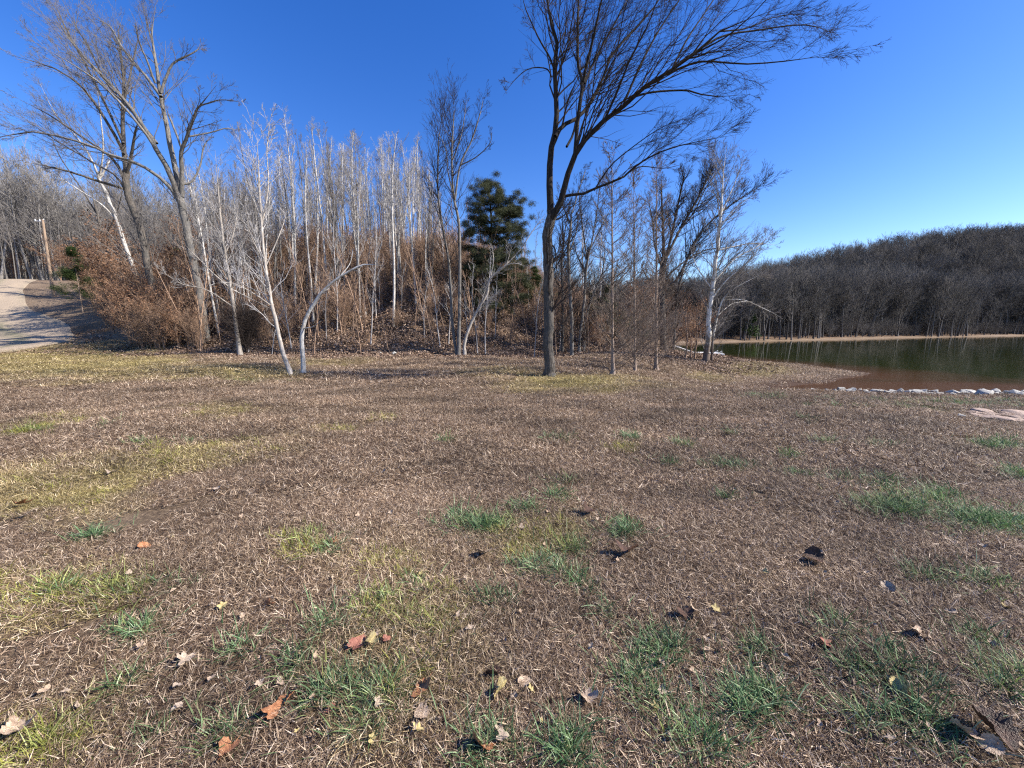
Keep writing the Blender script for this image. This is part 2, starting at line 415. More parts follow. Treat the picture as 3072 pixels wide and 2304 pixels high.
def unit(v): return v/np.maximum(np.linalg.norm(v, axis=-1, keepdims=True), 1e-9)
def spawn(pts, rad, per, rg, t0=.25, t1=.98, ang=(25, 50), lr=(.35, .6), up=.15, seg=5, wob=.06, rr=.55, maxr=None, bias=None, minr=.002, length=None, taper=.25, side=0.0):
    """children of a batch of branches"""
    B, Np, _ = pts.shape
    L = np.linalg.norm(np.diff(pts, axis=1), axis=2).sum(1)
    if np.isscalar(per): cnt = np.full(B, int(per))
    else: cnt = np.asarray(per, int)
    who = np.repeat(np.arange(B), cnt); n = len(who)
    t = t0+(t1-t0)*rg.random(n)**.85; f = t*(Np-1); i = np.minimum(f.astype(int), Np-2); u = (f-i)[:, None]
    p = pts[who, i]*(1-u)+pts[who, i+1]*u
    d = unit(pts[who, i+1]-pts[who, i])
    r0 = (rad[who, i]*(1-u[:, 0])+rad[who, i+1]*u[:, 0])
    rv = rg.normal(size=(n, 3)); rv[:, 2] += side
    q = unit(np.cross(d, rv))
    a = np.radians(ang[0]+(ang[1]-ang[0])*rg.random(n))[:, None]
    dd = unit(d*np.cos(a)+q*np.sin(a))
    if bias is not None: dd = unit(dd+np.asarray(bias))
    ln = (L[who]*(lr[0]+(lr[1]-lr[0])*rg.random(n))*(1.15-.75*t)) if length is None else length(t, rg, n)
    s = np.linspace(0, 1, seg)
    cur = rg.normal(size=(n, 3))*wob; cur[:, 2] += up
    out = p[:, None, :]+dd[:, None, :]*(ln[:, None]*s)[..., None]+cur[:, None, :]*(ln[:, None]*s**2)[..., None]
    jit = rg.normal(size=out.shape)*.018*ln[:, None, None]; jit[:, 0] = 0; out = out+jit
    r = np.maximum(np.minimum(r0*rr, (maxr if maxr else 1e9)), minr)
    R = r[:, None]*(1-(1-taper)*s)[None, :]
    return out, np.maximum(R, minr*.7)
def flare(pts, rad, n=1.0, amt=.8, h=.35):
    z0 = pts[0, 0, 2]; d = np.clip((pts[:, :, 2]-z0)/h, 0, 3)
    return rad*(1+amt*np.exp(-d*2.2))
def fluter(k, amp, h):
    def f(pts, a):
        z0 = pts[0, 0, 2]; d = np.exp(-np.clip((pts[:, :, 2]-z0)/h, 0, 9)*2)
        return 1+d[..., None]*amp*np.cos(k*a+.6)[None, None, :]
    return f

def stem(pl, w0, w1, Y, dY=0.0, n=14, base=None, wp=1.0):
    """a traced limb: photograph points, widths in photograph pixels, at depth Y going to Y+dY"""
    k = len(pl); pts = []
    for j, (x, y) in enumerate(pl):
        pts.append(P(x, y, Y+dY*(j/(k-1))))
    if base is not None: pts[0] = np.array(base)
    pts = smooth(pts, n)
    t = np.linspace(0, 1, n)
    wpx = (w0+(w1-w0)*t**wp)*(.76 if w0 < 28 and w0 > 4 else .92)
    if w1 <= 8: wpx = wpx*np.clip((1-t)/.22, .18, 1)
    return pts[None], (wpx/2/F*(Y+dY*t))[None]

def traced_tree(name, label, cat, Y, stems, bmat, tmat, levels, seed, group=None, flare_amt=.6, flute=None, extra=None, limbmat=None):
    rg = np.random.default_rng(seed)
    bp = stems[0][0][0]
    if Y is None: g = G(*bp); Y = g[1]
    else:
        q = P(bp[0], bp[1], Y); g = np.array([q[0], Y, z1(q[0], Y)])
    g = g-np.array([0, 0, .06])
    root = thing(name, label, cat, g, group)
    L = []
    for j, s in enumerate(stems):
        pl, w0, w1 = s[:3]; dY = s[3] if len(s) > 3 else 0; y0 = s[4] if len(s) > 4 else 0
        onground = (j == 0) or (len(s) > 5 and s[5])
        n = 22 if j == 0 else 14
        pts, rad = stem(pl, w0, w1, Y+y0, dY, n)
        if onground:
            b0 = pts[0, 0]; zg = z1(b0[0], b0[1])-.08
            if b0[2]-zg > .25:       # hidden foot: run the stem down to the ground
                ex = np.linspace(np.array([b0[0]+(.0), b0[1], zg]), b0, 8)[:-1]
                pts = np.concatenate([ex[None], pts], 1); rad = np.concatenate([np.full((1, 7), rad[0, 0]), rad], 1)
            else: pts[0, 0, 2] = zg
            # extra rings at the foot
            ft = pts[0, 0]+(pts[0, 1]-pts[0, 0])*np.array([0, .12, .28, .5])[:, None]
            pts = np.concatenate([ft[None], pts[:, 1:]], 1); rad = np.concatenate([np.full((1, 4), rad[0, 0]), rad[:, 1:]], 1)
            rad = flare(pts, rad, amt=flare_amt, h=.3+rad[0, 0]*1.5)
        jit = rg.normal(size=pts.shape)*rad[..., None]*.12; jit[:, 0] = 0; pts = pts+jit
        L.append((pts, rad))
        v, f = tubes(pts, rad, 14 if onground else 8, flute if onground else None)
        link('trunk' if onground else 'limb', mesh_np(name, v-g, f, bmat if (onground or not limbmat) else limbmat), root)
    # fine branches
    allp = np.concatenate([smooth_res(p[0], 14)[None] for p, r in L]); allr = np.concatenate([np.interp(np.linspace(0,1,14), np.linspace(0,1,r.shape[1]), r[0])[None] for p, r in L])
    parts = []
    cur = (allp, allr)
    for li, kw in enumerate(levels):
        kw = dict(kw); S = kw.pop('S', 3); src = kw.pop('src', None)
        if li == 0:
            ln = np.linalg.norm(np.diff(allp, axis=1), axis=2).sum(1)
            dens = kw.pop('dens'); t0s = [s[6] if len(s) > 6 else None for s in stems]
            kw['per'] = np.maximum(2, (ln*dens)).astype(int)
        c = spawn(cur[0], cur[1], rg=rg, **kw)
        parts.append(tubes(c[0], c[1], S)); cur = c
    v, f = join(parts)
    link('crown', mesh_np(name+'_crown', v-g, f, tmat), root)
    return root
def smooth_res(p, n):
    t = np.linspace(0, len(p)-1, n); i = np.minimum(t.astype(int), len(p)-2); u = (t-i)[:, None]
    return p[i]*(1-u)+p[i+1]*u

# ------------------------------------------------------------------ the big foreground tree
main_levels = [dict(dens=3.1, t0=.30, ang=(18, 42), lr=(.28, .5), up=.10, seg=6, rr=.42, maxr=.03, minr=.005, bias=(.28, 0, .12)),
               dict(per=8, t0=.2, ang=(18, 46), lr=(.4, .65), up=.03, seg=5, rr=.6, minr=.0036, bias=(.22, 0, .0)),
               dict(per=5, t0=.15, ang=(20, 50), lr=(.4, .7), up=.0, seg=4, rr=.7, minr=.0029, bias=(.1, 0, -.03))]
main = [
 ([(1650,1128),(1647,1060),(1646,1013),(1645,900),(1645,796),(1641,740),(1643,694),(1656,650)], 33, 30),
 ([(1652,665),(1650,600),(1646,521),(1655,448),(1664,391),(1671,311),(1663,217),(1671,123),(1652,65),(1640,-20),(1645,-120)], 27, 7, 1.0),
 ([(1650,668),(1662,640),(1682,608),(1704,521),(1725,463),(1754,420),(1812,362),(1870,318),(1935,260),(2015,210),(2087,159),(2159,94),(2240,60),(2376,10)], 27, 5, -1.0),
 ([(1725,463),(1733,362),(1747,253),(1734,195),(1733,108),(1736,0),(1745,-110)], 15, 6, .8),
 ([(1666,410),(1689,376),(1733,354),(1769,311),(1805,246),(1834,166),(1899,94),(1979,0),(2030,-90)], 15, 5, 1.5),
 ([(1749,246),(1762,181),(1776,130),(1790,65),(1805,0),(1830,-80)], 11, 5, -1),
 ([(1680,596),(1700,586),(1747,582),(1805,557),(1863,535),(1906,499),(1964,463),(2040,436),(2123,420),(2230,400)], 12, 2.5, -1.2),
 ([(1906,289),(1960,276),(2051,271),(2100,282),(2159,289),(2253,282)], 8, 2, .6, -.5),
 ([(1971,236),(2040,205),(2109,184),(2232,192),(2376,181),(2507,160)], 9, 2, -1, -.6),
 ([(2051,180),(2159,112),(2268,92),(2412,74),(2500,100)], 8, 2, 1, -.7),
 ([(1660,200),(1645,165),(1617,116),(1598,75),(1575,20),(1560,-40)], 7, 2.5, -.8, .5),
 ([(1655,232),(1639,206),(1588,206),(1545,239),(1508,289)], 5, 1.5, -.6, .5),
 ([(1752,250),(1800,150),(1850,60),(1900,-40)], 8, 4, 1.4, .3),
 ([(1870,318),(1910,220),(1960,120),(2010,40),(2080,-60)], 9, 3, .8, -.4),
 ([(2015,210),(2060,120),(2120,30),(2180,-60)], 7, 3, 1.1, -.6),
 ([(1812,362),(1850,280),(1890,180),(1950,60),(1990,-60)], 9, 3, -1.4, -.3),
 ([(2087,159),(2180,110),(2270,30),(2350,-60)], 6, 2, -1.3, -.7),
 ([(1700,440),(1720,400),(1735,330),(1760,240),(1800,130),(1830,20)], 9, 3, 1.8, .3),
 ([(1655,448),(1685,380),(1705,300),(1735,230)], 8, 4, -.5, .2),
 ([(1863,535),(1920,500),(1990,505),(2060,490)], 5, 1.5, .5, -.7),
 ([(1782,572),(1830,500),(1900,440),(1990,380),(2080,350)], 6, 1.5, -1.4, -.4),
 ([(1648,728),(1664,745),(1668,780),(1672,828)], 6, 4, -.3),
 ([(2159,94),(2240,85),(2330,50),(2440,40)], 5, 1.5, .6, -.8),
]
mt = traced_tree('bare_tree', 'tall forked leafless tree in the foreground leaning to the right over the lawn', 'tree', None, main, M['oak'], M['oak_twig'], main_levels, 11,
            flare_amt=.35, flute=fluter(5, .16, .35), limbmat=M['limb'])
print('main depth', mt.location)

# ------------------------------------------------------------------ big trees on the left
lv_left = [dict(dens=2.3, t0=.25, ang=(22, 50), lr=(.22, .42), up=.12, seg=5, rr=.4, maxr=.03, minr=.008, bias=(-.15, 0, .12)),
           dict(per=7, t0=.2, ang=(20, 45), lr=(.35, .6), up=.08, seg=4, rr=.6, minr=.006, bias=(-.08, 0, .05)),
           dict(per=5, t0=.2, ang=(25, 50), lr=(.35, .6), up=.04, seg=3, rr=.7, minr=.0048)]
traced_tree('bare_tree', 'large spreading grey leafless tree in brown brush, right of the two biggest left trees', 'tree', 24.5,
 [([(617,1012),(606,930),(589,832),(568,728),(547,624),(534,575)], 26, 24),
  ([(538,590),(506,513),(465,437),(430,380),(374,300),(310,230),(250,170),(190,90),(160,20)], 19, 4, -2),
  ([(542,585),(520,480),(505,400),(490,330),(480,280),(470,200),(455,100),(468,20)], 18, 5, 1),
  ([(546,590),(545,500),(545,450),(562,410),(585,340),(600,318),(650,255),(640,262)][:7], 16, 4, -1),
  ([(548,552),(575,545),(600,500),(612,440),(640,400)], 8, 3, 1),
  ([(530,592),(500,550),(440,505),(385,480),(330,465),(280,440),(180,410),(90,395),(0,412),(-60,420)], 13, 3, -3),
  ([(483,290),(430,220),(370,150),(330,80),(280,55)], 11, 3, 1.5),
  ([(483,280),(498,230),(520,190),(560,168),(592,150),(600,130)], 9, 2, 1),
  ([(466,250),(440,180),(415,120),(405,60)], 7, 3, -1),
  ([(547,450),(520,380),(500,330)], 7, 5, 0),
  ([(562,410),(620,400),(680,385),(715,395)], 6, 2, 1.5),
  ([(600,318),(660,300),(720,305)], 5, 2, -1),
  ([(506,513),(450,420),(380,330),(300,250),(220,195),(110,130)], 11, 3, -3.5),
  ([(471,430),(400,340),(320,250),(260,130),(180,20)], 9, 3, 2)],
 M['grey'], M['grey_twig'], lv_left, 21, flare_amt=.4)
traced_tree('bare_tree', 'large leafless tree with dark mottled trunk and long limbs reaching left above the brown brush', 'tree', 26,
 [([(492,990),(485,963),(457,866),(430,728),(402,638),(381,554),(377,513)], 24, 20),
  ([(379,520),(370,430),(368,330),(372,250),(360,150),(352,60)], 15, 4, 1),
  ([(380,525),(395,460),(405,400),(412,370)], 12, 5, -1),
  ([(378,540),(340,480),(290,440),(230,400),(140,340),(60,300)], 10, 3, -2),
  ([(385,570),(300,545),(240,525),(170,505),(105,492)], 10, 5, -2.5),
  ([(373,460),(330,380),(270,290),(220,240),(150,200),(30,165)], 11, 3, -3),
  ([(370,430),(320,320),(260,200),(200,90),(165,10)], 9, 3, 2),
  ([(390,600),(350,530),(300,500),(250,470),(150,410),(40,330)], 8, 3, 2.5),
  ([(368,330),(385,250),(400,180),(420,90)], 7, 3, 1.5)],
 M['oak'], M['grey_twig'], lv_left, 22, flare_amt=.4)
traced_tree('bare_tree', 'leafless tree with white mottled leaning trunk and a single long pale limb to its left', 'tree', 29,
 [([(430,900),(405,820),(388,770),(360,690),(340,630),(315,570),(296,535),(300,515)], 13, 10),
  ([(342,650),(300,610),(245,575),(190,540),(145,515)], 6, 2, -1),
  ([(297,540),(320,500),(330,480)], 8, 3, .5),
  ([(297,530),(270,470),(230,410),(170,350),(120,250)], 6, 2, 1),
  ([(300,525),(310,440),(300,340),(290,250)], 6, 2, -1)],
 M['pale'], M['grey_twig'], lv_left, 23)
traced_tree('bare_tree', 'dark thin leafless tree standing just left of the white mottled trunk', 'tree', 32,
 [([(350,870),(330,790),(305,700),(290,630),(270,560)], 10, 6),
  ([(290,640),(240,560),(180,470),(150,400)], 4, 2, 1), ([(310,720),(350,640),(370,560)], 4, 2, -1)],
 M['oak'], M['grey_twig'], [dict(l) for l in lv_left], 24)

# ------------------------------------------------------------------ traced midground trees
lv_mid = [dict(dens=4.6, t0=.35, ang=(28, 55), lr=(.14, .26), up=.25, seg=5, rr=.45, maxr=.02, minr=.007),
          dict(per=5, t0=.2, ang=(22, 45), lr=(.35, .6), up=.15, seg=4, rr=.6, minr=.0055),
          dict(per=3, t0=.2, ang=(22, 45), lr=(.4, .6), up=.1, seg=3, rr=.7, minr=.0045)]
traced_tree('slender_tree', 'pale slender leafless tree leaning left, its foot in front of the dark twiggy bush', 'tree', None,
 [([(721,1067),(703,936),(693,866),(676,762),(662,658),(655,575),(645,450)], 15, 4),
  ([(693,866),(640,820),(590,770),(560,740)], 4, 1.5, -1), ([(706,925),(620,870),(540,850),(470,800)], 4, 1.5, -1.5),
  ([(700,870),(760,900),(820,930),(880,960)][:3], 4, 1.5, 1), ([(676,762),(700,700),(715,620)], 4, 1.5, 0), ([(668,700),(640,640),(620,560)], 4, 1.5, 0)],
 M['tanpale'], M['pale_twig'], lv_mid, 31)
traced_tree('slender_tree', 'pale leaning leafless tree at the lawn edge, foot beside the arched white one', 'tree', None,
 [([(874,1127),(852,1067),(830,979),(814,903),(795,789),(782,643),(776,504),(770,400)], 17, 4),
  ([(818,920),(760,880),(700,850),(640,850)], 5, 1.5, -1), ([(797,800),(840,700),(860,640)], 4, 1.5, .5),
  ([(784,680),(805,560),(801,450),(812,350)], 6, 2, .6), ([(795,789),(750,700),(735,600)], 4, 1.5, -.6),
  ([(812,890),(735,855),(660,800)], 3, 1.5, 1)],
 M['tanpale'], M['pale_twig'], lv_mid, 32)
traced_tree('arched_tree', 'white leafless tree bent into an arch to the right at the lawn edge', 'tree', None,
 [([(911,1124),(908,1060),(905,1010),(915,960),(947,903),(972,871),(1016,833),(1080,798),(1120,794),(1152,799)], 18, 4),
  ([(1016,833),(1050,790),(1060,740)], 3, 1.5, .4), ([(910,985),(940,980),(965,960)], 4, 1.5, -.4)],
 M['pale'], M['pale_twig'], [dict(lv_mid[0], dens=2.0, lr=(.05, .12)), lv_mid[1]], 33)
traced_tree('twin_stem_tree', 'tall two-stemmed grey leafless tree with a leaning white stem at its foot', 'tree', None,
 [([(1376,1067),(1378,960),(1379,833),(1377,668),(1361,592),(1355,466),(1361,358),(1362,290)], 15, 3),
  ([(1371,1067),(1355,960),(1349,801),(1327,681),(1314,580),(1314,485),(1317,409),(1330,330)], 12, 3, .5, .1, True),
  ([(1365,600),(1380,497),(1415,421),(1441,339),(1450,290)], 8, 2, .8), ([(1361,592),(1345,520),(1335,440),(1300,380)], 5, 2, -.6),
  ([(1358,480),(1385,400),(1400,300)], 5, 2, .3), ([(1380,497),(1430,470),(1470,430),(1475,390)], 4, 1.5, -.6),
  ([(1327,681),(1300,600),(1275,530)], 4, 1.5, .5)],
 M['grey'], M['oak_twig'], lv_mid, 34, flare_amt=.3)
traced_tree('leaning_tree', 'short white leafless stem leaning right in front of the cedar', 'tree', None,
 [([(1393,1067),(1396,1017),(1428,941),(1460,884),(1472,833),(1517,795),(1535,738)], 13, 4),
  ([(1472,833),(1480,780),(1475,730)], 4, 1.5, .3), ([(1500,806),(1540,790),(1580,800)], 4, 1.5, -.5), ([(1517,795),(1560,750),(1600,690),(1640,640)], 4, 1.5, .8)],
 M['tanpale'], M['pale_twig'], lv_mid, 35)

# right-hand group
def strt(px, py0, py1, lean=0): return [(px+lean*t, py0+(py1-py0)*t) for t in (0, .08, .2, .4, .6, .8, 1)]
lv_cyp = [dict(dens=19, t0=.14, t1=.99, ang=(50, 75), up=.42, seg=6, rr=.35, maxr=.014, minr=.0075, side=0.0, length=lambda t, rg, n: (1.75*(1.05-t)**.7)*(.6+.6*rg.random(n)), bias=(.22, 0, 0)),
          dict(per=6, t0=.2, ang=(20, 45), lr=(.35, .6), up=.2, seg=4, rr=.6, minr=.0055),
          dict(per=3, t0=.2, ang=(20, 45), lr=(.4, .6), up=.1, seg=3, rr=.7, minr=.0045)]
for px, py, top, w, lb, sd_ in [(1838,1126,430,15,'tallest of three bare cypresses with flared foot, nearest the big forked tree',41),
                           (1905,1117,500,12,'thinnest and middle one of the three bare cypresses right of the big forked tree',42),
                           (1968,1111,470,14,'bare cypress with pink-brown flared foot, rightmost of the row of three',43)]:
    traced_tree('bare_cypress', lb, 'tree', None, [(strt(px, py, top, random.uniform(-6, 6)), w, 2)], M['cyp'], M['cyp_twig'], lv_cyp, sd_,
                flare_amt=1.3, flute=fluter(6, .28, .28), group='young bald cypresses on the lawn point')
lv_syc = [dict(dens=6.5, t0=.18, ang=(30, 55), lr=(.16, .33), up=.18, seg=6, rr=.45, maxr=.025, minr=.006, bias=(.2, 0, .05)),
          dict(per=7, t0=.2, ang=(20, 45), lr=(.35, .6), up=.12, seg=4, rr=.6, minr=.0048),
          dict(per=4, t0=.2, ang=(20, 45), lr=(.4, .6), up=.08, seg=3, rr=.7, minr=.004)]
traced_tree('sycamore_tree', 'white-barked leafless sycamore with two stems at the water edge', 'tree', None,
 [([(2118,1085),(2122,1050),(2126,980),(2130,920),(2140,850),(2150,760),(2158,690),(2165,600),(2170,520),(2180,440)], 22, 4),
  ([(2135,1083),(2138,1020),(2152,950),(2168,900),(2200,868),(2240,845),(2290,820)], 9, 2, -.5, .1, True),
  ([(2130,905),(2180,840),(2240,790),(2310,700)], 6, 2, -.8), ([(2140,850),(2200,780),(2270,740),(2320,700)], 6, 2, .7), ([(2130,860),(2090,800),(2070,740)], 5, 2, .5),
  ([(2152,750),(2200,740),(2260,730),(2330,735)], 5, 2, 1), ([(2160,680),(2210,620),(2270,580)], 5, 2, -.6), ([(2160,650),(2200,560),(2230,480)], 4, 1.5, .6),
  ([(2168,900),(2230,900),(2290,925),(2340,950)], 3, 1.2, -.9), ([(2155,945),(2200,910),(2260,905)], 3, 1.2, .6)],
 M['syc'], M['grey_twig'], lv_syc, 51, flare_amt=.7, flute=fluter(5, .22, .3))
traced_tree('broad_bare_tree', 'broad dark many-limbed leafless tree behind the cypress row near the lake', 'tree', 25,
 [([(1990,1055),(1988,980),(1985,900),(1987,820),(1992,770)], 24, 22),
  ([(1992,800),(1990,700),(1986,620),(1984,540)], 14, 4, 1), ([(1995,790),(2020,680),(2045,560),(2060,500)], 12, 3, -1),
  ([(1995,780),(2040,690),(2090,600),(2130,520),(2150,470)], 11, 3, 1.5), ([(1990,860),(2030,840),(2070,760),(2100,700),(2160,640),(2230,590),(2300,545)], 11, 3, -1.5),
  ([(2000,830),(2060,780),(2120,750),(2200,740)], 7, 2, 1), ([(1985,800),(1965,740),(1958,660),(1940,590)], 8, 3, .5), ([(1985,850),(1940,830),(1920,780)], 6, 2, -1),
  ([(2020,1050),(2026,960),(2032,880),(2060,780),(2085,720),(2110,690)], 11, 4, 0, .6, True), ([(2030,700),(2080,640),(2120,560),(2180,480)], 7, 2, .8)],
 M['oak'], M['oak_twig'], [dict(lv_syc[0], bias=(.12, 0, .1), maxr=.03, minr=.008), dict(lv_syc[1], minr=.0065), dict(lv_syc[2], minr=.0055)], 52)
traced_tree('bare_tree', 'thick pale-sided trunk behind the big forked tree, just to its right', 'tree', 21,
 [([(1716,1018),(1714,950),(1708,850),(1705,760),(1712,680),(1716,620)], 15, 8), ([(1708,760),(1730,690),(1735,640)], 5, 3, .5), ([(1714,680),(1690,620),(1680,560)], 5, 3, .5), ([(1716,640),(1740,560),(1760,500)], 5, 2, .5)],
 M['grey'], M['oak_twig'], lv_syc, 53)
traced_tree('bare_tree', 'dark narrow trunk squeezed between the big forked tree and the thick pale one', 'tree', 23,
 [([(1688,1000),(1688,900),(1685,800),(1690,720),(1685,640)], 10, 6), ([(1690,740),(1700,660),(1720,580)], 4, 2, .5)],
 M['oak'], M['oak_twig'], lv_syc, 54)
traced_tree('multi_stem_tree', 'leafless tree with dark twin stems and fanned branches left of the cypress row', 'tree', None,
 [([(1737,1060),(1742,990),(1752,900),(1758,820),(1765,760)], 12, 9), ([(1752,1054),(1756,980),(1772,900),(1800,840),(1812,790),(1815,700)], 9, 4, .3, .3, True),
  ([(1762,780),(1750,700),(1740,620),(1735,540)], 6, 2, .5), ([(1763,780),(1780,700),(1795,600),(1800,520)], 6, 2, -.5), ([(1758,820),(1730,760),(1715,700)], 4, 2, .5), ([(1765,760),(1800,690),(1835,620)], 5, 2, .8)],
 M['grey'], M['oak_twig'], lv_syc, 55)
for k, (px, py, tx, ty, wd, lb) in enumerate([(2056,1077,2062,900,6,'thin dark sapling leaning over the dock gangway, left one'), (2082,1078,2098,880,7,'thin crooked sapling in front of the floating dock'), (2072,1076,2066,930,5,'thin dark sapling between the other two by the dock')]):
    traced_tree('lakeside_sapling', lb, 'tree', None, [([(px,py),((px*2+tx)/3+4,(py*2+ty)/3),((px+2*tx)/3-3,(py+2*ty)/3),(tx,ty)], wd, 2)], M['brush'], M['brush'],
                [dict(lv_mid[0], dens=4, lr=(.25, .5)), lv_mid[1]], 60+k)

# ------------------------------------------------------------------ generic bare trees (height 1 unit = metres, rooted at origin)
def gen_tree(name, seed, H=14., r0=.09, lean=.05, b0=.35, nb=40, ang=(25, 45), blen=.22, up=.3, lv=3, rmin=.008, crook=.02, S=8, n2=5, n3=3, pw=.6):
    rg = np.random.default_rng(seed); n = 16
    t = np.linspace(0, 1, n)
    ph = rg.random(2)*6.28; lx, ly = rg.normal(size=2)*lean*H
    p = np.stack([lx*t**1.5+crook*H*np.sin(t*4+ph[0])*t, ly*t**1.5+crook*H*np.sin(t*5+ph[1])*t, H*t], -1)
    r = r0*(1-t)**.75+.012
    pts, rad = p[None], flare(p[None], r[None], amt=.35, h=.5)
    tv = tubes(pts, rad, S)
    c = spawn(pts, rad, nb, rg, t0=b0, t1=.99, ang=ang, up=up, seg=5, rr=.5, maxr=.035, minr=rmin*1.2, wob=.12,
              length=lambda t, rg, n: H*blen*(1.12-t)**pw*(.4+.8*rg.random(n)))
    parts = [tubes(c[0], c[1], 3)]
    if lv > 1:
        c = spawn(c[0], c[1], n2, rg, t0=.2, ang=(20, 45), lr=(.35, .65), up=.18, seg=4, rr=.6, minr=rmin); parts.append(tubes(c[0], c[1], 3))
    if lv > 2:
        c = spawn(c[0], c[1], n3, rg, t0=.2, ang=(20, 45), lr=(.4, .7), up=.12, seg=3, rr=.7, minr=rmin*.8); parts.append(tubes(c[0], c[1], 3))
    return tv, join(parts)
protos = []
for k in range(7):
    tv, cv = gen_tree('t', 100+k, H=14, r0=.068+.022*(k % 3), nb=30, blen=.17, b0=.36, ang=(18, 40), rmin=.0085, n2=5, n3=3)
    protos.append((mesh_np('slender_trunk', *tv, M['pale'] if k % 3 else M['grey']), mesh_np('slender_crown', *cv, M['pale_twig'] if k % 3 else M['grey_twig'])))
DARK = (3, 6)
def place_slender(x, y, ztop, k, label, group, cat='tree', name='slender_tree'):
    zg = z1(x, y)-.08; s = (ztop-zg)/14.
    root = thing(name, label, cat, (x, y, zg), group)
    a = random.uniform(0, 6.28)
    for nm, me in zip(('trunk', 'crown'), protos[k % 7]):
        o = link(nm, me, root)
    root.rotation_euler = (random.uniform(-.04, .04), random.uniform(-.05, .05), a); root.scale = (s, s, s)
    return root
ZONES = [(60, 'behind the gravel road'), (230, 'behind the utility pole'), (420, 'behind the white mottled leaning trunk'), (640, 'behind the biggest left tree'), (790, 'beyond the dark twiggy bush'),
         (910, 'beyond the lawn-edge leaning tree'), (1060, 'above the arched white tree'), (1220, 'around the thick white tree'), (1345, 'left of the two-stemmed tree'), (1480, 'behind the leaning white stem'),
         (1650, 'between cedar and big forked tree'), (1780, 'right behind the big forked tree'), (9999, 'near the cypress row')]
def zoned(pre, post, x, y, group):
    px = float(project(np.array([x]), np.array([y]), np.array([3.]))[0][0])
    z = next(t for lim, t in ZONES if px < lim)
    return pre+' '+post+', '+z, group+', '+z
# the pale thicket on the knoll: (px of mid trunk, top py, depth)
named = [(893,327,30,'tallest pale trunk left of the middle of the knoll thicket, topping its neighbours'),
         (985,392,28,'pale kinked tree right of the tallest trunk in the knoll thicket'),
         (1080,405,30,'white straight tree at the middle of the knoll thicket'),
         (1176,395,25,'thick white-barked tree at the centre right of the knoll thicket'),
         (1244,470,33,'thin white tree between the thick white one and the two-stemmed tree'),
         (812,400,31,'pale tree at the left end of the tall knoll thicket')]
for i, (px, py, y, lb) in enumerate(named):
    q = P(px, py, y); b = P(px, 900, y)
    place_slender(b[0], y, q[2], i+1 if (i+1) % 3 else i+2, lb, 'pale slender trees on the knoll')
for i in range(150):
    px = random.uniform(560, 1330); y = random.uniform(25, 46)
    lim = 400 if 840 < px < 1250 else 480
    py = random.uniform(lim, lim+150); q = P(px, py, y)
    place_slender(q[0], y, q[2], i, *zoned('slender leafless', ('grey' if i % 7 in (0, 3, 6) else 'whitish')+' tree in the knoll thicket', q[0], y, 'slender trees in the knoll thicket'))
for i in range(46):
    px = random.uniform(-80, 640); y = random.uniform(36, 60)
    py = random.uniform(470, 640)+max(0, 200-px)*-.15; q = P(px, py, y)
    if 40 < px < 240 and y < 50: continue
    i = (0, 3, 6, 7, 10, 13, 14)[i % 7]
    place_slender(q[0], y, q[2], i, *zoned('slender leafless', ('grey' if i % 7 in (0, 3, 6) else 'pale')+' tree of the left wood', q[0], y, 'slender trees in the left wood'))
for i in range(16):
    px = random.uniform(1560, 1830); y = random.uniform(27, 46); py = random.uniform(640, 820); q = P(px, py, y)
    place_slender(q[0], y, q[2], i, *zoned('small leafless', 'tree of the background row', q[0], y, 'small background trees'))

# saplings on the bank
saps = []
for k in range(6):
    tv, cv = gen_tree('s', 200+k, H=4.5, r0=.022, nb=16, blen=.22, b0=.25, ang=(20, 50), rmin=.006, lv=2, S=5, n2=4, crook=.03, lean=.09)
    saps.append(mesh_np('sapling', *join([tv, cv]), M['brush'] if k % 3 else M['pale_twig']))
for i in range(230):
    y = random.uniform(21.2, 36); px = random.uniform(560, 1800); x = P(px, 1000, y)[0]
    if px > 1640 and y > 30: continue
    o = link('sapling', saps[i % 6], None, (x, y, z1(x, y)-.05)); s = random.uniform(.55, 1.25)*(.75 if px > 1500 else 1); o.scale = (s, s, s*random.uniform(.9, 1.3))
    o.rotation_euler = (random.uniform(-.1, .1), random.uniform(-.1, .1), random.uniform(0, 6.3))
    lb, gr = zoned('thin leafless', ('brown' if i % 6 % 3 else 'grey')+' sapling on the leafy bank', x, y, 'saplings on the bank'); tag(o, lb, 'sapling', gr)

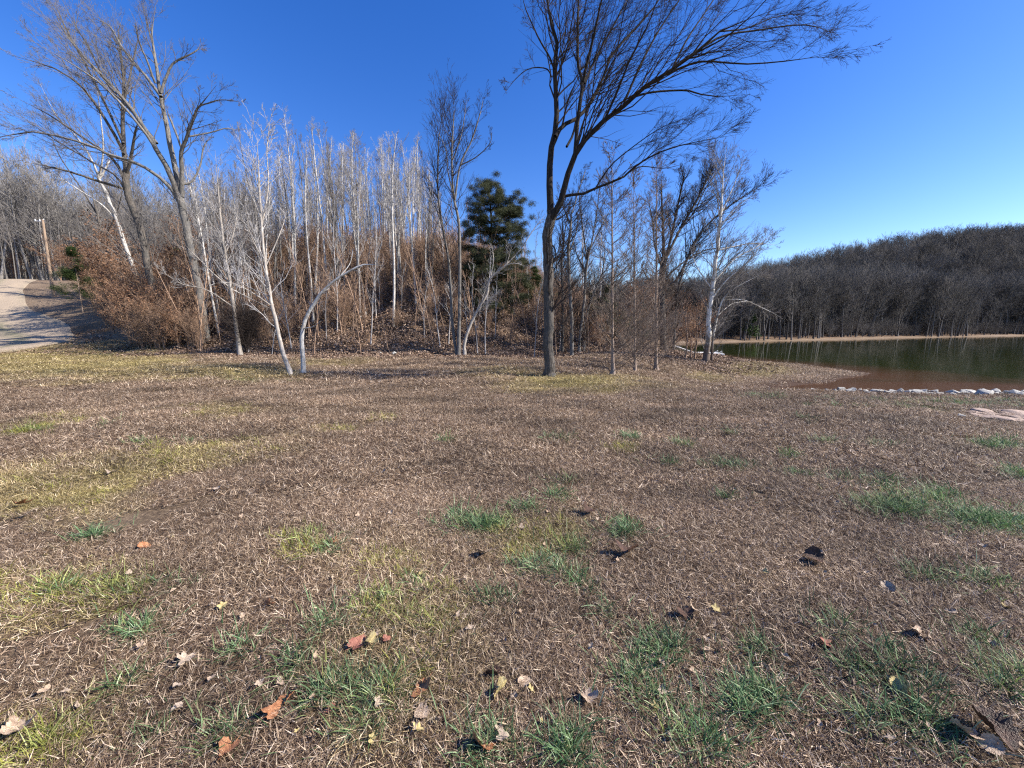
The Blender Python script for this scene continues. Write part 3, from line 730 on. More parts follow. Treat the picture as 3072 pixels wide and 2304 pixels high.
# ------------------------------------------------------------------ leafy crowns
def flakes(cent, size, rg, tone, flat=0.0, aspect=.6):
    """diamond leaf faces at centres"""
    n = len(cent); a = unit(rg.normal(size=(n, 3))*np.array([1, 1, 1-flat])); b = unit(np.cross(a, rg.normal(size=(n, 3))*np.array([1, 1, 1])+np.array([0, 0, flat*4])))
    s = (size*(.6+.8*rg.random(n)))[:, None]
    v = np.stack([cent-a*s, cent-b*s*aspect, cent+a*s, cent+b*s*aspect], 1).reshape(-1, 3)
    f = np.arange(4*n).reshape(n, 4)
    return v, f, np.repeat(tone, 4)
def leafy_shrub(seed, H, W, nleaf, size, leafmat, stemmat, nst=5, cone=False, asp=.6):
    rg = np.random.default_rng(seed)
    st = np.zeros((nst, 8, 3)); t = np.linspace(0, 1, 8)
    az = rg.random(nst)*6.28; sp = W*.45*rg.random(nst)*(0 if cone else 1)
    st[:, :, 0] = (np.cos(az)*sp)[:, None]*t**1.3; st[:, :, 1] = (np.sin(az)*sp)[:, None]*t**1.3; st[:, :, 2] = (H*(.7+.3*rg.random(nst)))[:, None]*t
    if cone: st = st[:1]; nst = 1
    rd = np.repeat((.028*(H/4)*(1-.85*t))[None], nst, 0)
    c1 = spawn(st, rd, 26 if cone else 9, rg, t0=.12, ang=(50, 80) if cone else (25, 60), up=.1, seg=5, rr=.5, minr=.006,
               length=lambda t, r, n: W*.55*((1.05-t) if cone else .8)*(.6+.6*r.random(n)))
    c2 = spawn(c1[0], c1[1], 6, rg, t0=.2, ang=(25, 55), lr=(.35, .6), up=.05, seg=4, rr=.6, minr=.005)
    sv_ = join([tubes(st, rd, 6), tubes(c1[0], c1[1], 3), tubes(c2[0], c2[1], 3)])
    src = np.concatenate([smooth_res_b(c1[0], 4)[:, 1:].reshape(-1, 3), c2[0][:, 1:].reshape(-1, 3)])
    c = src[rg.integers(0, len(src), nleaf)]+rg.normal(size=(nleaf, 3))*W*.03
    cl = np.sin(c[:, 0]*3.1+seed)*np.sin(c[:, 2]*2.7)*.25
    v, f, tn_ = flakes(c, size, rg, np.clip(.5+cl+rg.normal(size=nleaf)*.22, 0, 1), .3, asp)
    return mesh_np('stems', *sv_, stemmat), mesh_np('foliage', v, f, leafmat, False, dict(tone=tn_))
def smooth_res_b(p, n): 
    t = np.linspace(0, p.shape[1]-1, n); i = np.minimum(t.astype(int), p.shape[1]-2); u = (t-i)[None, :, None]
    return p[:, i]*(1-u)+p[:, i+1]*u
def copy_thing(children, name, label, cat, loc, rz, s, group=None):
    root = thing(name, label, cat, loc, group); root.rotation_euler = (0, 0, rz); root.scale = (s[0], s[0], s[1])
    for nm, me in children: link(nm, me, root)
    return root
rusty = [leafy_shrub(300+k, 4.2, 3.0, 2600, .045, M['rusty'], M['brush'], 6) for k in range(4)]
bare = [leafy_shrub(320+k, 3.2, 2.6, 500, .04, M['rusty'], M['brush'], 12) for k in range(3)]
spots = [(275,890,35,4.4),(345,930,30,4.6),(300,860,35,5.6),(390,950,28,4.6),(250,840,38,5),(440,960,26.5,4.0),(505,985,25.5,3.6),(340,900,31,6.2),(420,900,30,6.0),
         (385,985,24.6,3.8),(455,985,24,3.5),(530,1000,23.6,3.0),(480,930,29,5.2),(560,950,27,4.2),(640,980,26,3.6),(660,920,29,4.6),(540,900,31,5.2),(600,880,33,5.0),(740,930,29,4.0),(800,930,30,3.6),(870,900,32,3.4),(930,900,33,3.2),
         (700,860,34,4.6),(1040,860,34,3.0),(1190,880,34,2.8),(1420,960,28,3.0),(1500,960,29,3.0),(1560,960,30,3.2),(1600,960,32,3.0),(30,800,52,3.8),(120,800,54,4.0),(170,760,50,5.0)]
for i, (px, py, y, h) in enumerate(spots):
    x = P(px, py, y)[0]; a, b = rusty[i % 4]
    copy_thing([('stems', a), ('foliage', b)], 'young_tree', zoned('young tree holding', 'rusty dead leaves', x, y, '')[0], 'young tree',
               (x, y, z1(x, y)-.05), random.uniform(0, 6.3), (h/4.2*random.uniform(.9, 1.15), h/4.2), zoned('', '', x, y, 'young trees with rusty leaves')[1])
for i in range(40):
    px = random.uniform(375, 880); y = random.uniform(25.0, 33); x = P(px, 950, y)[0]; a, b = bare[i % 3]; h = random.uniform(1.6, 3.4)
    copy_thing([('stems', a), ('foliage', b)], 'brown_bush', zoned('tangled brown', 'twiggy bush', x, y, '')[0], 'bush',
               (x, y, z1(x, y)-.05), random.uniform(0, 6.3), (h/3.2, h/3.2), zoned('', '', x, y, 'brown bushes along the wood edge')[1])
for px, py, y, h, lb in [(1930,1000,27,4.4,'low rusty-leaved young tree behind the middle cypress by the lake'), (1880,1010,24.5,3.4,'rusty-leaved young tree behind the first two cypresses'),
                         (2010,1020,27,3.9,'rusty-leaved young tree behind the third cypress'), (2075,1020,29,4.0,'rusty-leaved young tree beside the dock, left of the white sycamore'), (1800,1030,23,2.2,'low tan bush between the twin-stem tree and the first cypress')]:
    x = P(px, py, y)[0]; a, b = rusty[len(lb) % 4]
    copy_thing([('stems', a), ('foliage', b)], 'young_tree', lb, 'young tree', (x, y, z1(x, y)-.05), random.uniform(0, 6.3), (h/4.2*1.15, h/4.2))
# dark twiggy bush behind the slender tree
q = G(742, 1062)
tw = leafy_shrub(341, 2.6, 2.4, 10, .03, M['rusty'], M['oak_twig'], 60)
copy_thing([('stems', tw[0])], 'twiggy_bush', 'dark vase-shaped twiggy bush right behind the slender leaning tree', 'bush', q-np.array([0, 0, .05]), 0, (1, 1.05))

UNDER = True
# cedar: traced pads of foliage on a real crown
def cedar():
    rg = np.random.default_rng(77); Y = 27.0
    b = P(1478, 1030, Y); g = np.array([b[0], Y, z1(b[0], Y)-.1])
    root = thing('cedar_tree', 'dark evergreen cedar with layered crown between the bare trees', 'tree', g)
    tp, tr = stem([(1478,1000),(1474,900),(1478,800),(1475,700),(1470,600),(1462,540)], 15, 3, Y, 0, 16)
    ex = np.linspace(g, tp[0, 0], 6)[:-1]; tp = np.concatenate([ex[None], tp], 1); tr = np.concatenate([np.full((1, 5), tr[0, 0]), tr], 1)
    v, f = tubes(tp, tr, 9); link('trunk', mesh_np('cedar_trunk', v-g, f, M['cyp']), root)
    # crown pads in photograph pixels: x, y, half width, half height
    pads = [(1460,545,12,22),(1478,562,22,24),(1452,590,34,20),(1500,590,38,20),(1480,610,45,18),(1525,612,34,22),(1548,632,24,18),(1440,630,34,16),(1500,640,52,18),(1420,655,24,12),
            (1545,640,26,22),(1465,660,40,12),(1470,692,48,18),(1520,690,40,14),(1435,690,26,12),(1480,712,42,16),(1545,705,24,12),(1410,700,16,10),(1520,725,36,14),
            (1500,748,40,12),(1430,755,24,10),(1545,750,22,14),(1450,785,42,16),(1510,780,44,16),(1410,800,26,12),(1555,800,24,16),(1470,815,46,16),(1520,830,40,18),(1420,835,28,12),
            (1560,850,24,20),(1450,860,34,14),(1500,870,40,18),(1550,890,28,16),(1440,905,36,16),(1500,915,40,14),(1420,870,22,12),(1400,740,14,10),(1560,680,14,12),(1480,765,50,10)]
    C_, T_, Bp = [], [], []
    for (px, py, hw, hh) in pads:
        cy = Y+rg.normal()*.7; c = P(px, py, cy); W_ = hw/F*Y; H_ = hh/F*Y
        n = int(6500*W_*(H_+.25)*1.6)+1400
        nsub = max(6, int(W_*22))
        sub = c+rg.normal(size=(nsub, 3))*np.array([W_*.72, W_*.6, H_*.62])
        w_ = sub[rg.integers(0, nsub, n)]+rg.normal(size=(n, 3))*np.array([.14, .14, .09])
        C_.append(w_); T_.append(np.clip(.42+rg.normal(size=n)*.2+.25*np.sin(w_[:, 0]*4)*np.cos(w_[:, 2]*5), 0, 1))
        zc = max(c[2]-.35*abs(c[0]-g[0])-.2, tp[0, 3, 2]); k = np.argmin(np.abs(tp[0, :, 2]-zc)); s0 = tp[0, k]
        for s_ in sub[:4]:
            tt = np.linspace(0, 1, 6)[:, None]; Bp.append(s0*(1-tt)+s_*tt+np.array([0, 0, -.12])*np.sin(tt*3.14))
    c = np.concatenate(C_); v, f, tn_ = flakes(c, .062, rg, np.concatenate(T_), .0, .11)
    link('foliage', mesh_np('cedar_foliage', v-g, f, M['cedar'], False, dict(tone=tn_)), root)
    Bp = np.array(Bp); v, f = tubes(Bp, np.repeat((.03*(1-.7*np.linspace(0, 1, 6)))[None], len(Bp), 0), 4)
    link('branches', mesh_np('cedar_branches', v-g, f, M['cyp']), root)
cedar()
ever = [leafy_shrub(360+k, 6, 3.4, 24000, .075, M['pine'], M['cyp'], 1, True, .10) for k in range(2)]
for i, (px, y, pt, wd, lb) in enumerate([(215,33.5,735,1.3,'dark green evergreen beside the utility pole'), (520,34,700,1.5,'green evergreen showing between the two biggest left trees'),
        (650,35,770,1.0,'small green evergreen behind the brown brush right of the big grey trunk'), (1245,36,830,1.2,'low green evergreen on top of the knoll'), (1605,30,795,1.5,'green pine just left of the big forked tree'),
        (1565,30,870,1.5,'low bushy evergreen under the cedar on its right'), (1665,38,860,.8,'evergreen hidden behind the big forked trunk'), (1770,29,835,1.5,'evergreen behind the twin-stem tree'),
        (1825,29,850,1.4,'evergreen left of the first cypress trunk'), (1875,31,900,1.3,'low evergreen behind the first and second cypress'), (1930,40,880,.8,'evergreen showing between second and third cypress')]):
    q = P(px, pt, y); zg = z1(q[0], y); h = q[2]-zg; a, b = ever[i % 2]
    copy_thing([('trunk', a), ('foliage', b)], 'evergreen_tree', lb, 'tree', (q[0], y, zg-.05), i*1.1, (wd*max(h, 4)/6, h/6))

# ------------------------------------------------------------------ scatter helper (one object, geometry nodes)
def scatter(name, sources, pos, rot, scl, idx_, tint=None, label=None):
    colx = bpy.data.collections.new(name+'_sources')
    for k, me in enumerate(sources):
        o = bpy.data.objects.new('%s_source_%02d' % (name, k), me); colx.objects.link(o)
    n = len(pos)
    me = bpy.data.meshes.new(name); me.vertices.add(n); me.vertices.foreach_set('co', np.asarray(pos, np.float32).ravel())
    a = me.attributes.new('rot', 'FLOAT_VECTOR', 'POINT'); a.data.foreach_set('vector', np.asarray(rot, np.float32).ravel())
    a = me.attributes.new('scl', 'FLOAT_VECTOR', 'POINT'); s = np.asarray(scl, np.float32)
    if s.ndim == 1: s = np.repeat(s[:, None], 3, 1)
    a.data.foreach_set('vector', s.ravel())
    a = me.attributes.new('pick', 'INT', 'POINT'); a.data.foreach_set('value', np.asarray(idx_, np.int32))
    a = me.attributes.new('tint', 'FLOAT', 'POINT'); a.data.foreach_set('value', np.asarray(tint if tint is not None else np.zeros(n), np.float32))
    me.update()
    o = link(name, me); tag(o, label, None, None, 'stuff')
    g = bpy.data.node_groups.new(name, 'GeometryNodeTree')
    g.interface.new_socket('Geometry', in_out='INPUT', socket_type='NodeSocketGeometry')
    g.interface.new_socket('Geometry', in_out='OUTPUT', socket_type='NodeSocketGeometry')
    i_ = g.nodes.new('NodeGroupInput'); o_ = g.nodes.new('NodeGroupOutput')
    ci = g.nodes.new('GeometryNodeCollectionInfo'); ci.inputs['Collection'].default_value = colx
    ci.inputs['Separate Children'].default_value = True; ci.inputs['Reset Children'].default_value = True
    ip = g.nodes.new('GeometryNodeInstanceOnPoints'); ip.inputs['Pick Instance'].default_value = True
    def na(nm, t):
        x = g.nodes.new('GeometryNodeInputNamedAttribute'); x.data_type = t; x.inputs['Name'].default_value = nm; return x.outputs['Attribute']
    e2 = g.nodes.new('FunctionNodeEulerToRotation')
    g.links.new(na('rot', 'FLOAT_VECTOR'), e2.inputs[0]); g.links.new(e2.outputs[0], ip.inputs['Rotation'])
    g.links.new(na('scl', 'FLOAT_VECTOR'), ip.inputs['Scale']); g.links.new(na('pick', 'INT'), ip.inputs['Instance Index'])
    g.links.new(i_.outputs[0], ip.inputs['Points']); g.links.new(ci.outputs[0], ip.inputs['Instance']); g.links.new(ip.outputs[0], o_.inputs[0])
    md = o.modifiers.new('scatter', 'NODES'); md.node_group = g
    return o
def slope_rot(x, y, spin):
    e = .15; gx_ = (Z(x+e, y)-Z(x-e, y))/(2*e); gy_ = (Z(x, y+e)-Z(x, y-e))/(2*e)
    out = np.zeros((len(x), 3))
    for i in range(len(x)):
        n = Vector((-gx_[i], -gy_[i], 1)).normalized()
        q = Vector((0, 0, 1)).rotation_difference(n).to_matrix() @ Matrix.Rotation(spin[i], 3, 'Z')
        out[i] = q.to_euler()
    return out

# brown understory on the knoll and behind the brush
us = [leafy_shrub(460+k, 2.6, 1.6, 260, .04, M['rusty'], M['brush'], 9) for k in range(3)]
def vsplit(p): return [p[0]]
r3 = np.random.default_rng(15)
X_ = r3.uniform(-45, 9, 2600); Y_ = r3.uniform(23.5, 41, 2600); u_ = X_/Y_
pp = 1536+F*u_
dn = np.where(pp < 600, .75, np.where(Y_ > 28.5, .55, .12)); dn = np.where(pp > 1650, .35, dn)
ok = (r3.random(2600) < dn) & (pp > 330) & (pp < 1790) & ((Y_ > 27) | (pp > 420)); X_, Y_ = X_[ok], Y_[ok]; n = len(X_); print('understory', n)
scatter('understory', [u[0] for u in us], np.stack([X_, Y_, Z(X_, Y_)-.05], -1), np.stack([r3.normal(size=n)*.05, r3.normal(size=n)*.05, r3.random(n)*6.28], -1), .6+.6*r3.random(n), r3.integers(0, 3, n), label='brown stemmy undergrowth covering the upper bank')
# far woods -------------------------------------------------
fw = []
for k in range(6):
    tv, cv = gen_tree('f', 400+k, H=13, r0=.15, nb=40, blen=.34, b0=.28, ang=(30, 62), rmin=.02, lv=3, S=5, n2=5, n3=3, crook=.03, lean=.08, pw=.22)
    fw.append(mesh_np('far_tree', *join([tv, cv]), M['farwood']))
fl = []
for k in range(5):
    tv, cv = gen_tree('f', 420+k, H=13, r0=.13, nb=34, blen=.28, b0=.3, ang=(28, 58), rmin=.013, lv=3, S=5, n2=5, n3=2, crook=.03, lean=.07, pw=.3)
    fl.append(mesh_np('wood_tree', *join([tv, cv]), M['farleft']))
r2 = np.random.default_rng(5)
X_ = r2.uniform(5, 330, 16000); Y_ = r2.uniform(52, 260, 16000); d = shore(X_, Y_)
ok = (d > 3.0+1.5*np.sin(X_*.09)) & (d < 62) & (Y_ > 55) & (X_/Y_ < 1.7) & (X_/Y_ > .12)
X_, Y_, d = X_[ok], Y_[ok], d[ok]
keep = r2.random(len(X_)) < np.where(d < 20, .9, .6); X_, Y_ = X_[keep], Y_[keep]
n = len(X_); print('far trees', n)
hs_ = np.interp(X_, [15, 40, 90, 200], [.60, .72, .9, 1.05])*(.75+.5*r2.random(n))
pk_ = np.where(r2.random(n) < .012, 6+r2.integers(0, 2, n), r2.integers(0, 6, n))
fw += [mesh_np('far_pine', *(lambda a: (np.array([v.co for v in a.vertices])*np.array([1.5,1.5,1.7]), np.array([p.vertices[:] for p in a.polygons])))(leafy_shrub(450+k, 6, 3.4, 1500, .16, M['pine'], M['cyp'], 1, True)[1]), M['pine'], False, dict(tone=r2.random(6000))) for k in range(2)]
scatter('hillside_woods', fw, np.stack([X_, Y_, Z(X_, Y_)-.2], -1), np.stack([r2.normal(size=n)*.04, r2.normal(size=n)*.04, r2.random(n)*6.28], -1),
        hs_, pk_, label='bare grey woods covering the hill across the lake')
X_ = r2.uniform(-190, 12, 3800); Y_ = r2.uniform(44, 120, 3800)
u_ = X_/Y_
ok = (u_ < -.16) & (u_ > -1.75) & ((u_ < -.62) | (r2.random(3800) < .5)) & ((Y_ > 50) | (X_ > -35))
X_, Y_, u_ = X_[ok], Y_[ok], u_[ok]; n = len(X_); print('left woods', n)
scatter('background_woods', fl, np.stack([X_, Y_, Z(X_, Y_)-.2], -1), np.stack([r2.normal(size=n)*.04, r2.normal(size=n)*.04, r2.random(n)*6.28], -1),
        np.interp(u_, [-1.6, -.9, -.55, -.2], [1.25, .9, .62, .5])*(.75+.4*r2.random(n)), r2.integers(0, 5, n), label='bare grey woods behind the knoll and the road')
# undergrowth that closes the wood
und = [leafy_shrub(440+k, 3.0, 3.4, 300, .10, M['rusty'], M['farwood'], 10)[0] for k in range(3)]
X_ = r2.uniform(8, 330, 9000); Y_ = r2.uniform(52, 200, 9000); d = shore(X_, Y_); ok = (d > 3.4) & (d < 25) & (X_/Y_ < 1.7) & (X_/Y_ > .1); X_, Y_ = X_[ok][:1500], Y_[ok][:1500]; n = len(X_)
scatter('far_undergrowth', und, np.stack([X_, Y_, Z(X_, Y_)-.1], -1), np.stack([X_*0, X_*0, r2.random(n)*6.28], -1), .7+.7*r2.random(n), r2.integers(0, 3, n), label='leafless undergrowth along the far shore')

# pale trunks that stand out on the far hill
ft = mesh_np('pale_far_trunk', *gen_tree('p', 470, H=12, r0=.17, nb=14, blen=.2, b0=.4, rmin=.03, lv=2)[0], M['syc_far'])
fc = mesh_np('pale_far_crown', *gen_tree('p', 470, H=12, r0=.17, nb=14, blen=.2, b0=.4, rmin=.03, lv=2)[1], M['pale_twig'])
for px, py0, py1, lb in [(2415,1008,915,'white trunk standing out at the left of the far wood'), (2640,1003,880,'leaning white trunk in the far wood, left one of a close pair'), (2657,1003,865,'white trunk in the far wood, right one of a close pair'),
                         (2352,1008,940,'short pale trunk at the far shore, leftmost of the pale ones')]:
    q = G(px, 1012 if px < 2500 else 1006, 150); y = q[1]+2.5; x = (px-1536)/F*y/1.0; x = P(px, 1005, y)[0]; h = P(px, py1, y)[2]-z1(x, y)
    copy_thing([('trunk', ft), ('crown', fc)], 'pale_tree', lb, 'tree', (x, y, z1(x, y)-.1), random.random()*6, (h/12*1.0, h/12))

# ------------------------------------------------------------------ leaf litter on the bank
lps = []
for k in range(4):
    rg = np.random.default_rng(500+k); n = 260
    c = np.stack([rg.uniform(-.9, .9, n), rg.uniform(-.9, .9, n), rg.uniform(.0, .09, n)], -1)
    v, f, tn_ = flakes(c, .045, rg, np.clip(rg.beta(1.3, 2.2, n), 0, 1), .4, .7)
    lps.append(mesh_np('litter_patch', v, f, M['litter'], False, dict(tone=tn_)))
X_ = r2.uniform(-46, 16, 4200); Y_ = r2.uniform(17, 38, 4200)
ok = (litter_of(X_, Y_) > r2.random(4200)) & (shore(X_, Y_) > 1) & (np.abs(X_/Y_) < 1.5) & ~((X_ < -33) & (Y_ < 44)); X_, Y_ = X_[ok], Y_[ok]; n = len(X_); print('litter', n)
scatter('leaf_litter', lps, np.stack([X_, Y_, Z(X_, Y_)], -1), slope_rot(X_, Y_, r2.random(n)*6.28), .8+.4*r2.random(n), r2.integers(0, 4, n), label='fallen brown leaves covering the wooded bank')

# ------------------------------------------------------------------ grass
def blades(n, R, ln, wd, h, rg, lie=True, seg=3, gauss=False):
    r = R*np.sqrt(rg.random(n)); a = rg.random(n)*6.28
    if gauss: r = np.abs(rg.normal(size=n))*R*.5
    c = np.stack([r*np.cos(a), r*np.sin(a), np.zeros(n)], -1)
    L_ = ln*(.5+.9*rg.random(n)); az = rg.random(n)*6.28; t = np.linspace(0, 1, seg+1)
    if lie:
        el = np.abs(rg.normal(size=n))*.40; k = rg.normal(size=n)*.5; z0 = rg.random(n)*h
    else:
        az = a+rg.normal(size=n)*1.3; el = np.radians(rg.uniform(12, 75, n)); k = -rg.uniform(.1, .9, n); z0 = np.zeros(n)
    T = t[None, :]
    hor = L_[:, None]*T*np.cos(el[:, None]+k[:, None]*T*.4); ver = z0[:, None]+L_[:, None]*(T*np.sin(el)[:, None]+(k*.45)[:, None]*T**2*(1 if not lie else .3))
    ver = np.maximum(ver, .002)
    bend = rg.normal(size=n)[:, None]*.22*T
    x = c[:, 0:1]+hor*np.cos(az[:, None]+bend); y = c[:, 1:2]+hor*np.sin(az[:, None]+bend)
    mid = np.stack([x, y, ver], -1)
    sd_ = np.stack([-np.sin(az), np.cos(az), rg.normal(size=n)*.5], -1); sd_ = unit(sd_)
    wv = (wd*(.6+.8*rg.random(n)))[:, None]*(1-.85*T**1.5)*.5
    A = mid-sd_[:, None, :]*wv[..., None]; B = mid+sd_[:, None, :]*wv[..., None]
    V = np.stack([A, B], 2).reshape(n, -1, 3); m_ = 2*(seg+1)
    base = (np.arange(n)*m_)[:, None]; ff = []
    for s in range(seg): ff.append(np.stack([base[:, 0]+2*s, base[:, 0]+2*s+1, base[:, 0]+2*s+3, base[:, 0]+2*s+2], -1))
    tone = np.repeat(np.clip(rg.beta(1.15, 1.75, n), 0, 1), m_)
    return V.reshape(-1, 3), np.concatenate(ff), tone
def patch(n, R, ln, wd, h, seed, m, lie=True, gauss=False, seg=3):
    v, f, t = blades(n, R, ln, wd, h, np.random.default_rng(seed), lie, seg, gauss)
    return mesh_np('grass_patch', v, f, m, True, dict(tone=t))
near = [patch(3400, .34, .040, .0024, .016, 600+k, M['dry']) for k in range(5)]
midp = [patch(2000, .55, .055, .0042, .026, 610+k, M['dry'], seg=2) for k in range(4)]
farp = [patch(900, .95, .085, .010, .035, 620+k, M['dry'], seg=2) for k in range(4)]
def tintat(x, y):
    px, py = project(x, y, Z(x, y)); 
    n_ = np.sin(x*3.1+y*1.7)*np.sin(y*4.3-x*2.1)
    return np.clip(blobs(px, py, YEL)*(.75+.5*n_), 0, 1)
def lay(name, src, x, y, s, label):
    n = len(x); print(name, n)
    return scatter(name, src, np.stack([x, y, Z(x, y)+.001], -1), slope_rot(x, y, r2.random(n)*6.28), s, r2.integers(0, len(src), n), tintat(x, y), label)
def region(n, y0, y1, dens_ok=None):
    Y_ = y0+(y1-y0)*r2.random(n); X_ = (r2.random(n)*2-1)*(y1*1.5+.6); ok = (np.abs(X_) < Y_*1.5+.7); return X_[ok], Y_[ok]
x, y = region(620, .7, 4.2); lay('near_dry_grass', near, x, y, .9+.3*r2.random(len(x)), 'dry matted brown lawn grass close by')
x, y = region(1900, 3.8, 11); lay('dry_grass', midp, x, y, .9+.3*r2.random(len(x)), 'dry matted brown lawn grass')
x, y = region(2600, 10, 25)
ok = (shore(x, y) > .8) & (litter_of(x, y) < .6); x, y = x[ok], y[ok]; lay('distant_dry_grass', farp, x, y, .9+.3*r2.random(len(x)), 'dry lawn grass towards the trees')

tufts = [patch(5, .14, .06, .005, 0, 660+k, M['green'], False, False, 4) for k in range(0)]+[patch(40, .15, .095, .0046, 0, 640+k, M['green'], False, True, 4) for k in range(4)]+[patch(16, .09, .07, .0042, 0, 650+k, M['green'], False, True, 4) for k in range(3)]
TG = [(1340,1325,3,20,5),(1680,1318,6,25,6),(1895,1318,6,25,5),(2055,1335,9,25,10),(2195,1303,4,15,5),(2170,1402,14,60,12),(2010,1392,5,15,8),(2400,1425,8,35,8),(2530,1440,4,15,8),(2640,1340,5,20,8),
      (2650,1450,10,30,25),(2690,1530,60,100,28),(2960,1575,90,120,28),(2800,1490,16,60,20),(3000,1335,24,80,14),(3050,1425,14,40,18),(2360,1370,5,20,8),(1690,1447,4,20,5),(1675,1492,5,20,10),
      (1585,1532,9,25,12),(1450,1582,26,80,14),(1380,1560,6,30,12),(1870,1595,10,40,20),(920,1622,9,35,12),(1720,1652,9,35,12),(1710,1735,14,50,14),(1260,1760,9,50,30),(1290,1880,14,60,40),(285,1612,6,20,8),
      (185,1770,14,30,12),(370,1780,20,80,18),(540,1765,8,30,10),(410,1895,16,60,16),(705,1960,5,20,8),(985,1875,12,35,16),(1025,2085,36,80,36),(1165,2080,16,40,40),(1080,2200,12,35,35),(690,2235,14,50,35),
      (370,2070,4,15,8),(150,2240,14,40,30),(1480,2275,26,60,40),(1700,2270,30,60,50),(2010,1960,30,90,30),(1890,2040,18,50,30),(1960,2110,14,40,30),(2270,2120,38,80,50),(2090,2250,30,70,60),(2620,2020,34,100,30),
      (2500,1905,10,60,25),(3020,2060,46,70,50),(2780,2095,8,30,20),(2930,1925,12,60,25),(2620,2185,10,50,25),(2760,2200,14,40,25),(2780,1742,10,40,10),(2950,1755,14,60,20),(2280,1965,6,30,15),(1820,1860,5,20,12),
      (1500,1800,10,60,30),(1150,1840,16,80,60),(900,2000,8,40,30),(470,2215,6,30,20),(2440,1260,6,30,6),(2480,1330,5,25,8),(2300,1190,10,60,8),(760,1145,14,80,5),(2850,1210,90,280,18),(560,1330,4,20,8),
      (330,1280,3,15,8),(90,1290,6,40,8),(420,1330,4,20,8),(1000,1650,4,20,10),(1600,1700,10,60,30),(2180,1500,3,15,8),(1760,1760,8,30,12)]
pts_, tt = [], []
for cx, cy, n, rx, ry in TG:
    for j in range(int(n*(.8 if cy > 1700 else 1.5))+1):
        px, py = cx+r2.normal()*rx*.55, cy+r2.normal()*ry*.55
        if py < 1150 or (py < 1195 and px > 2400 and py < 1188): 
            if py < 1135: continue
        q = G(px, py)
        if shore(np.array([q[0]]), np.array([q[1]]))[0] < .5: continue
        pts_.append(q); tt.append(np.clip(blobs(np.array([px]), np.array([py]), YEL)[0]*.8+r2.normal()*.18-.05, 0, 1))
pts_ = np.array(pts_); n = len(pts_); print('green tufts', n)
sc_ = (.6+.6*r2.random(n))*np.clip(.90+.11*pts_[:, 1], .95, 1.5)
scatter('green_grass', tufts, pts_, slope_rot(pts_[:, 0], pts_[:, 1], r2.random(n)*6.28), sc_, r2.integers(0, 7, n), tt, 'scattered tufts of green grass in the brown lawn')
# straw-yellow tufts
yp = []
for cx, cy, rx, ry, s in YEL:
    k = int(40*s)+10
    for j in range(k):
        a, r = r2.random()*6.28, math.sqrt(r2.random()); px, py = cx+rx*r*math.cos(a), cy+ry*r*math.sin(a)
        if -80 < px < 3150 and py > 1065:
            q = G(px, py)
            if q[0] > -31: yp.append(q)
yp = np.array(yp); n = len(yp)
scatter('yellow_grass', tufts, yp, slope_rot(yp[:, 0], yp[:, 1], r2.random(n)*6.28), (.55+.6*r2.random(n))*np.clip(.55+.12*yp[:, 1], .65, 1.05), r2.integers(0, 7, n), .75+.25*r2.random(n), 'straw yellow grass tufts')

# ------------------------------------------------------------------ fallen leaves
def leaf_mesh(seed, lobes=5, curl=.35, m=None):
    rg = np.random.default_rng(seed); n = 40
    a = np.linspace(-math.pi, math.pi, n, endpoint=False)
    r = .55+.32*np.abs(np.cos(a*lobes/2))**1.4+.05*np.cos(a*17+seed)+.05*rg.normal(size=n)*.6
    r += .04*rg.normal()*np.cos(a)+.05*np.sin(a*2+seed); r *= 1-.45*np.exp(-((np.abs(a)-math.pi)/.25)**2)
    rings = [.02, .35, .68, 1.0]; V = []
    ph = rg.random()*6.28; c1, c2 = curl*(.6+.8*rg.random()), curl*.5*rg.normal()
    for s in rings:
        x = r*s*np.cos(a); y = r*s*np.sin(a)
        u = x*math.cos(ph)+y*math.sin(ph); w_ = -x*math.sin(ph)+y*math.cos(ph)
        z = c1*u*u+c2*w_*np.abs(w_)+.07*np.sin(a*lobes)*s*s+.03*rg.normal(size=n)*s
        V.append(np.stack([x, y, z], -1))
    V = np.concatenate(V); F_ = []
    for k in range(len(rings)-1):
        i = np.arange(n); j = (i+1) % n; F_.append(np.stack([k*n+i, k*n+j, (k+1)*n+j, (k+1)*n+i], -1))
    F_ = np.concatenate(F_); V[:, 2] -= V[:, 2].min()
    # real thickness
    V2 = np.concatenate([V, V+np.array([0, 0, .012])]); F2 = np.concatenate([F_[:, ::-1], F_+len(V)])
    # midrib stalk
    t = np.linspace(0, 1, 5); sp = np.stack([-.35-.75*t, .12*t*t, V[:, 2].mean()*.4+.10*t], -1)[None]
    sv_, sf = tubes(sp, np.repeat([[.018]*5], 1, 0).reshape(1, 5), 4)
    sf = sf+len(V2); V3 = np.concatenate([V2, sv_]); F3 = np.concatenate([F2, sf])
    me = mesh_np('leaf', V3, F3, m, True)
    return me
def leafcol(name, c1, c2):
    m, ns, ls, b = mat(name, .55, .35); tc = ns.new('ShaderNodeTexCoord')
    n1 = noise(ns, ls, tc.outputs['Object'], 3, 5); wv = ns.new('ShaderNodeTexNoise'); wv.inputs['Scale'].default_value = 16
    ls.new(tc.outputs['Object'], wv.inputs['Vector'])
    ls.new(ramp(ns, ls, n1, [(.35, c1), (.65, c2)]), b.inputs['Base Color']); bump(ns, ls, b, wv.outputs[0], .5, .03); return m
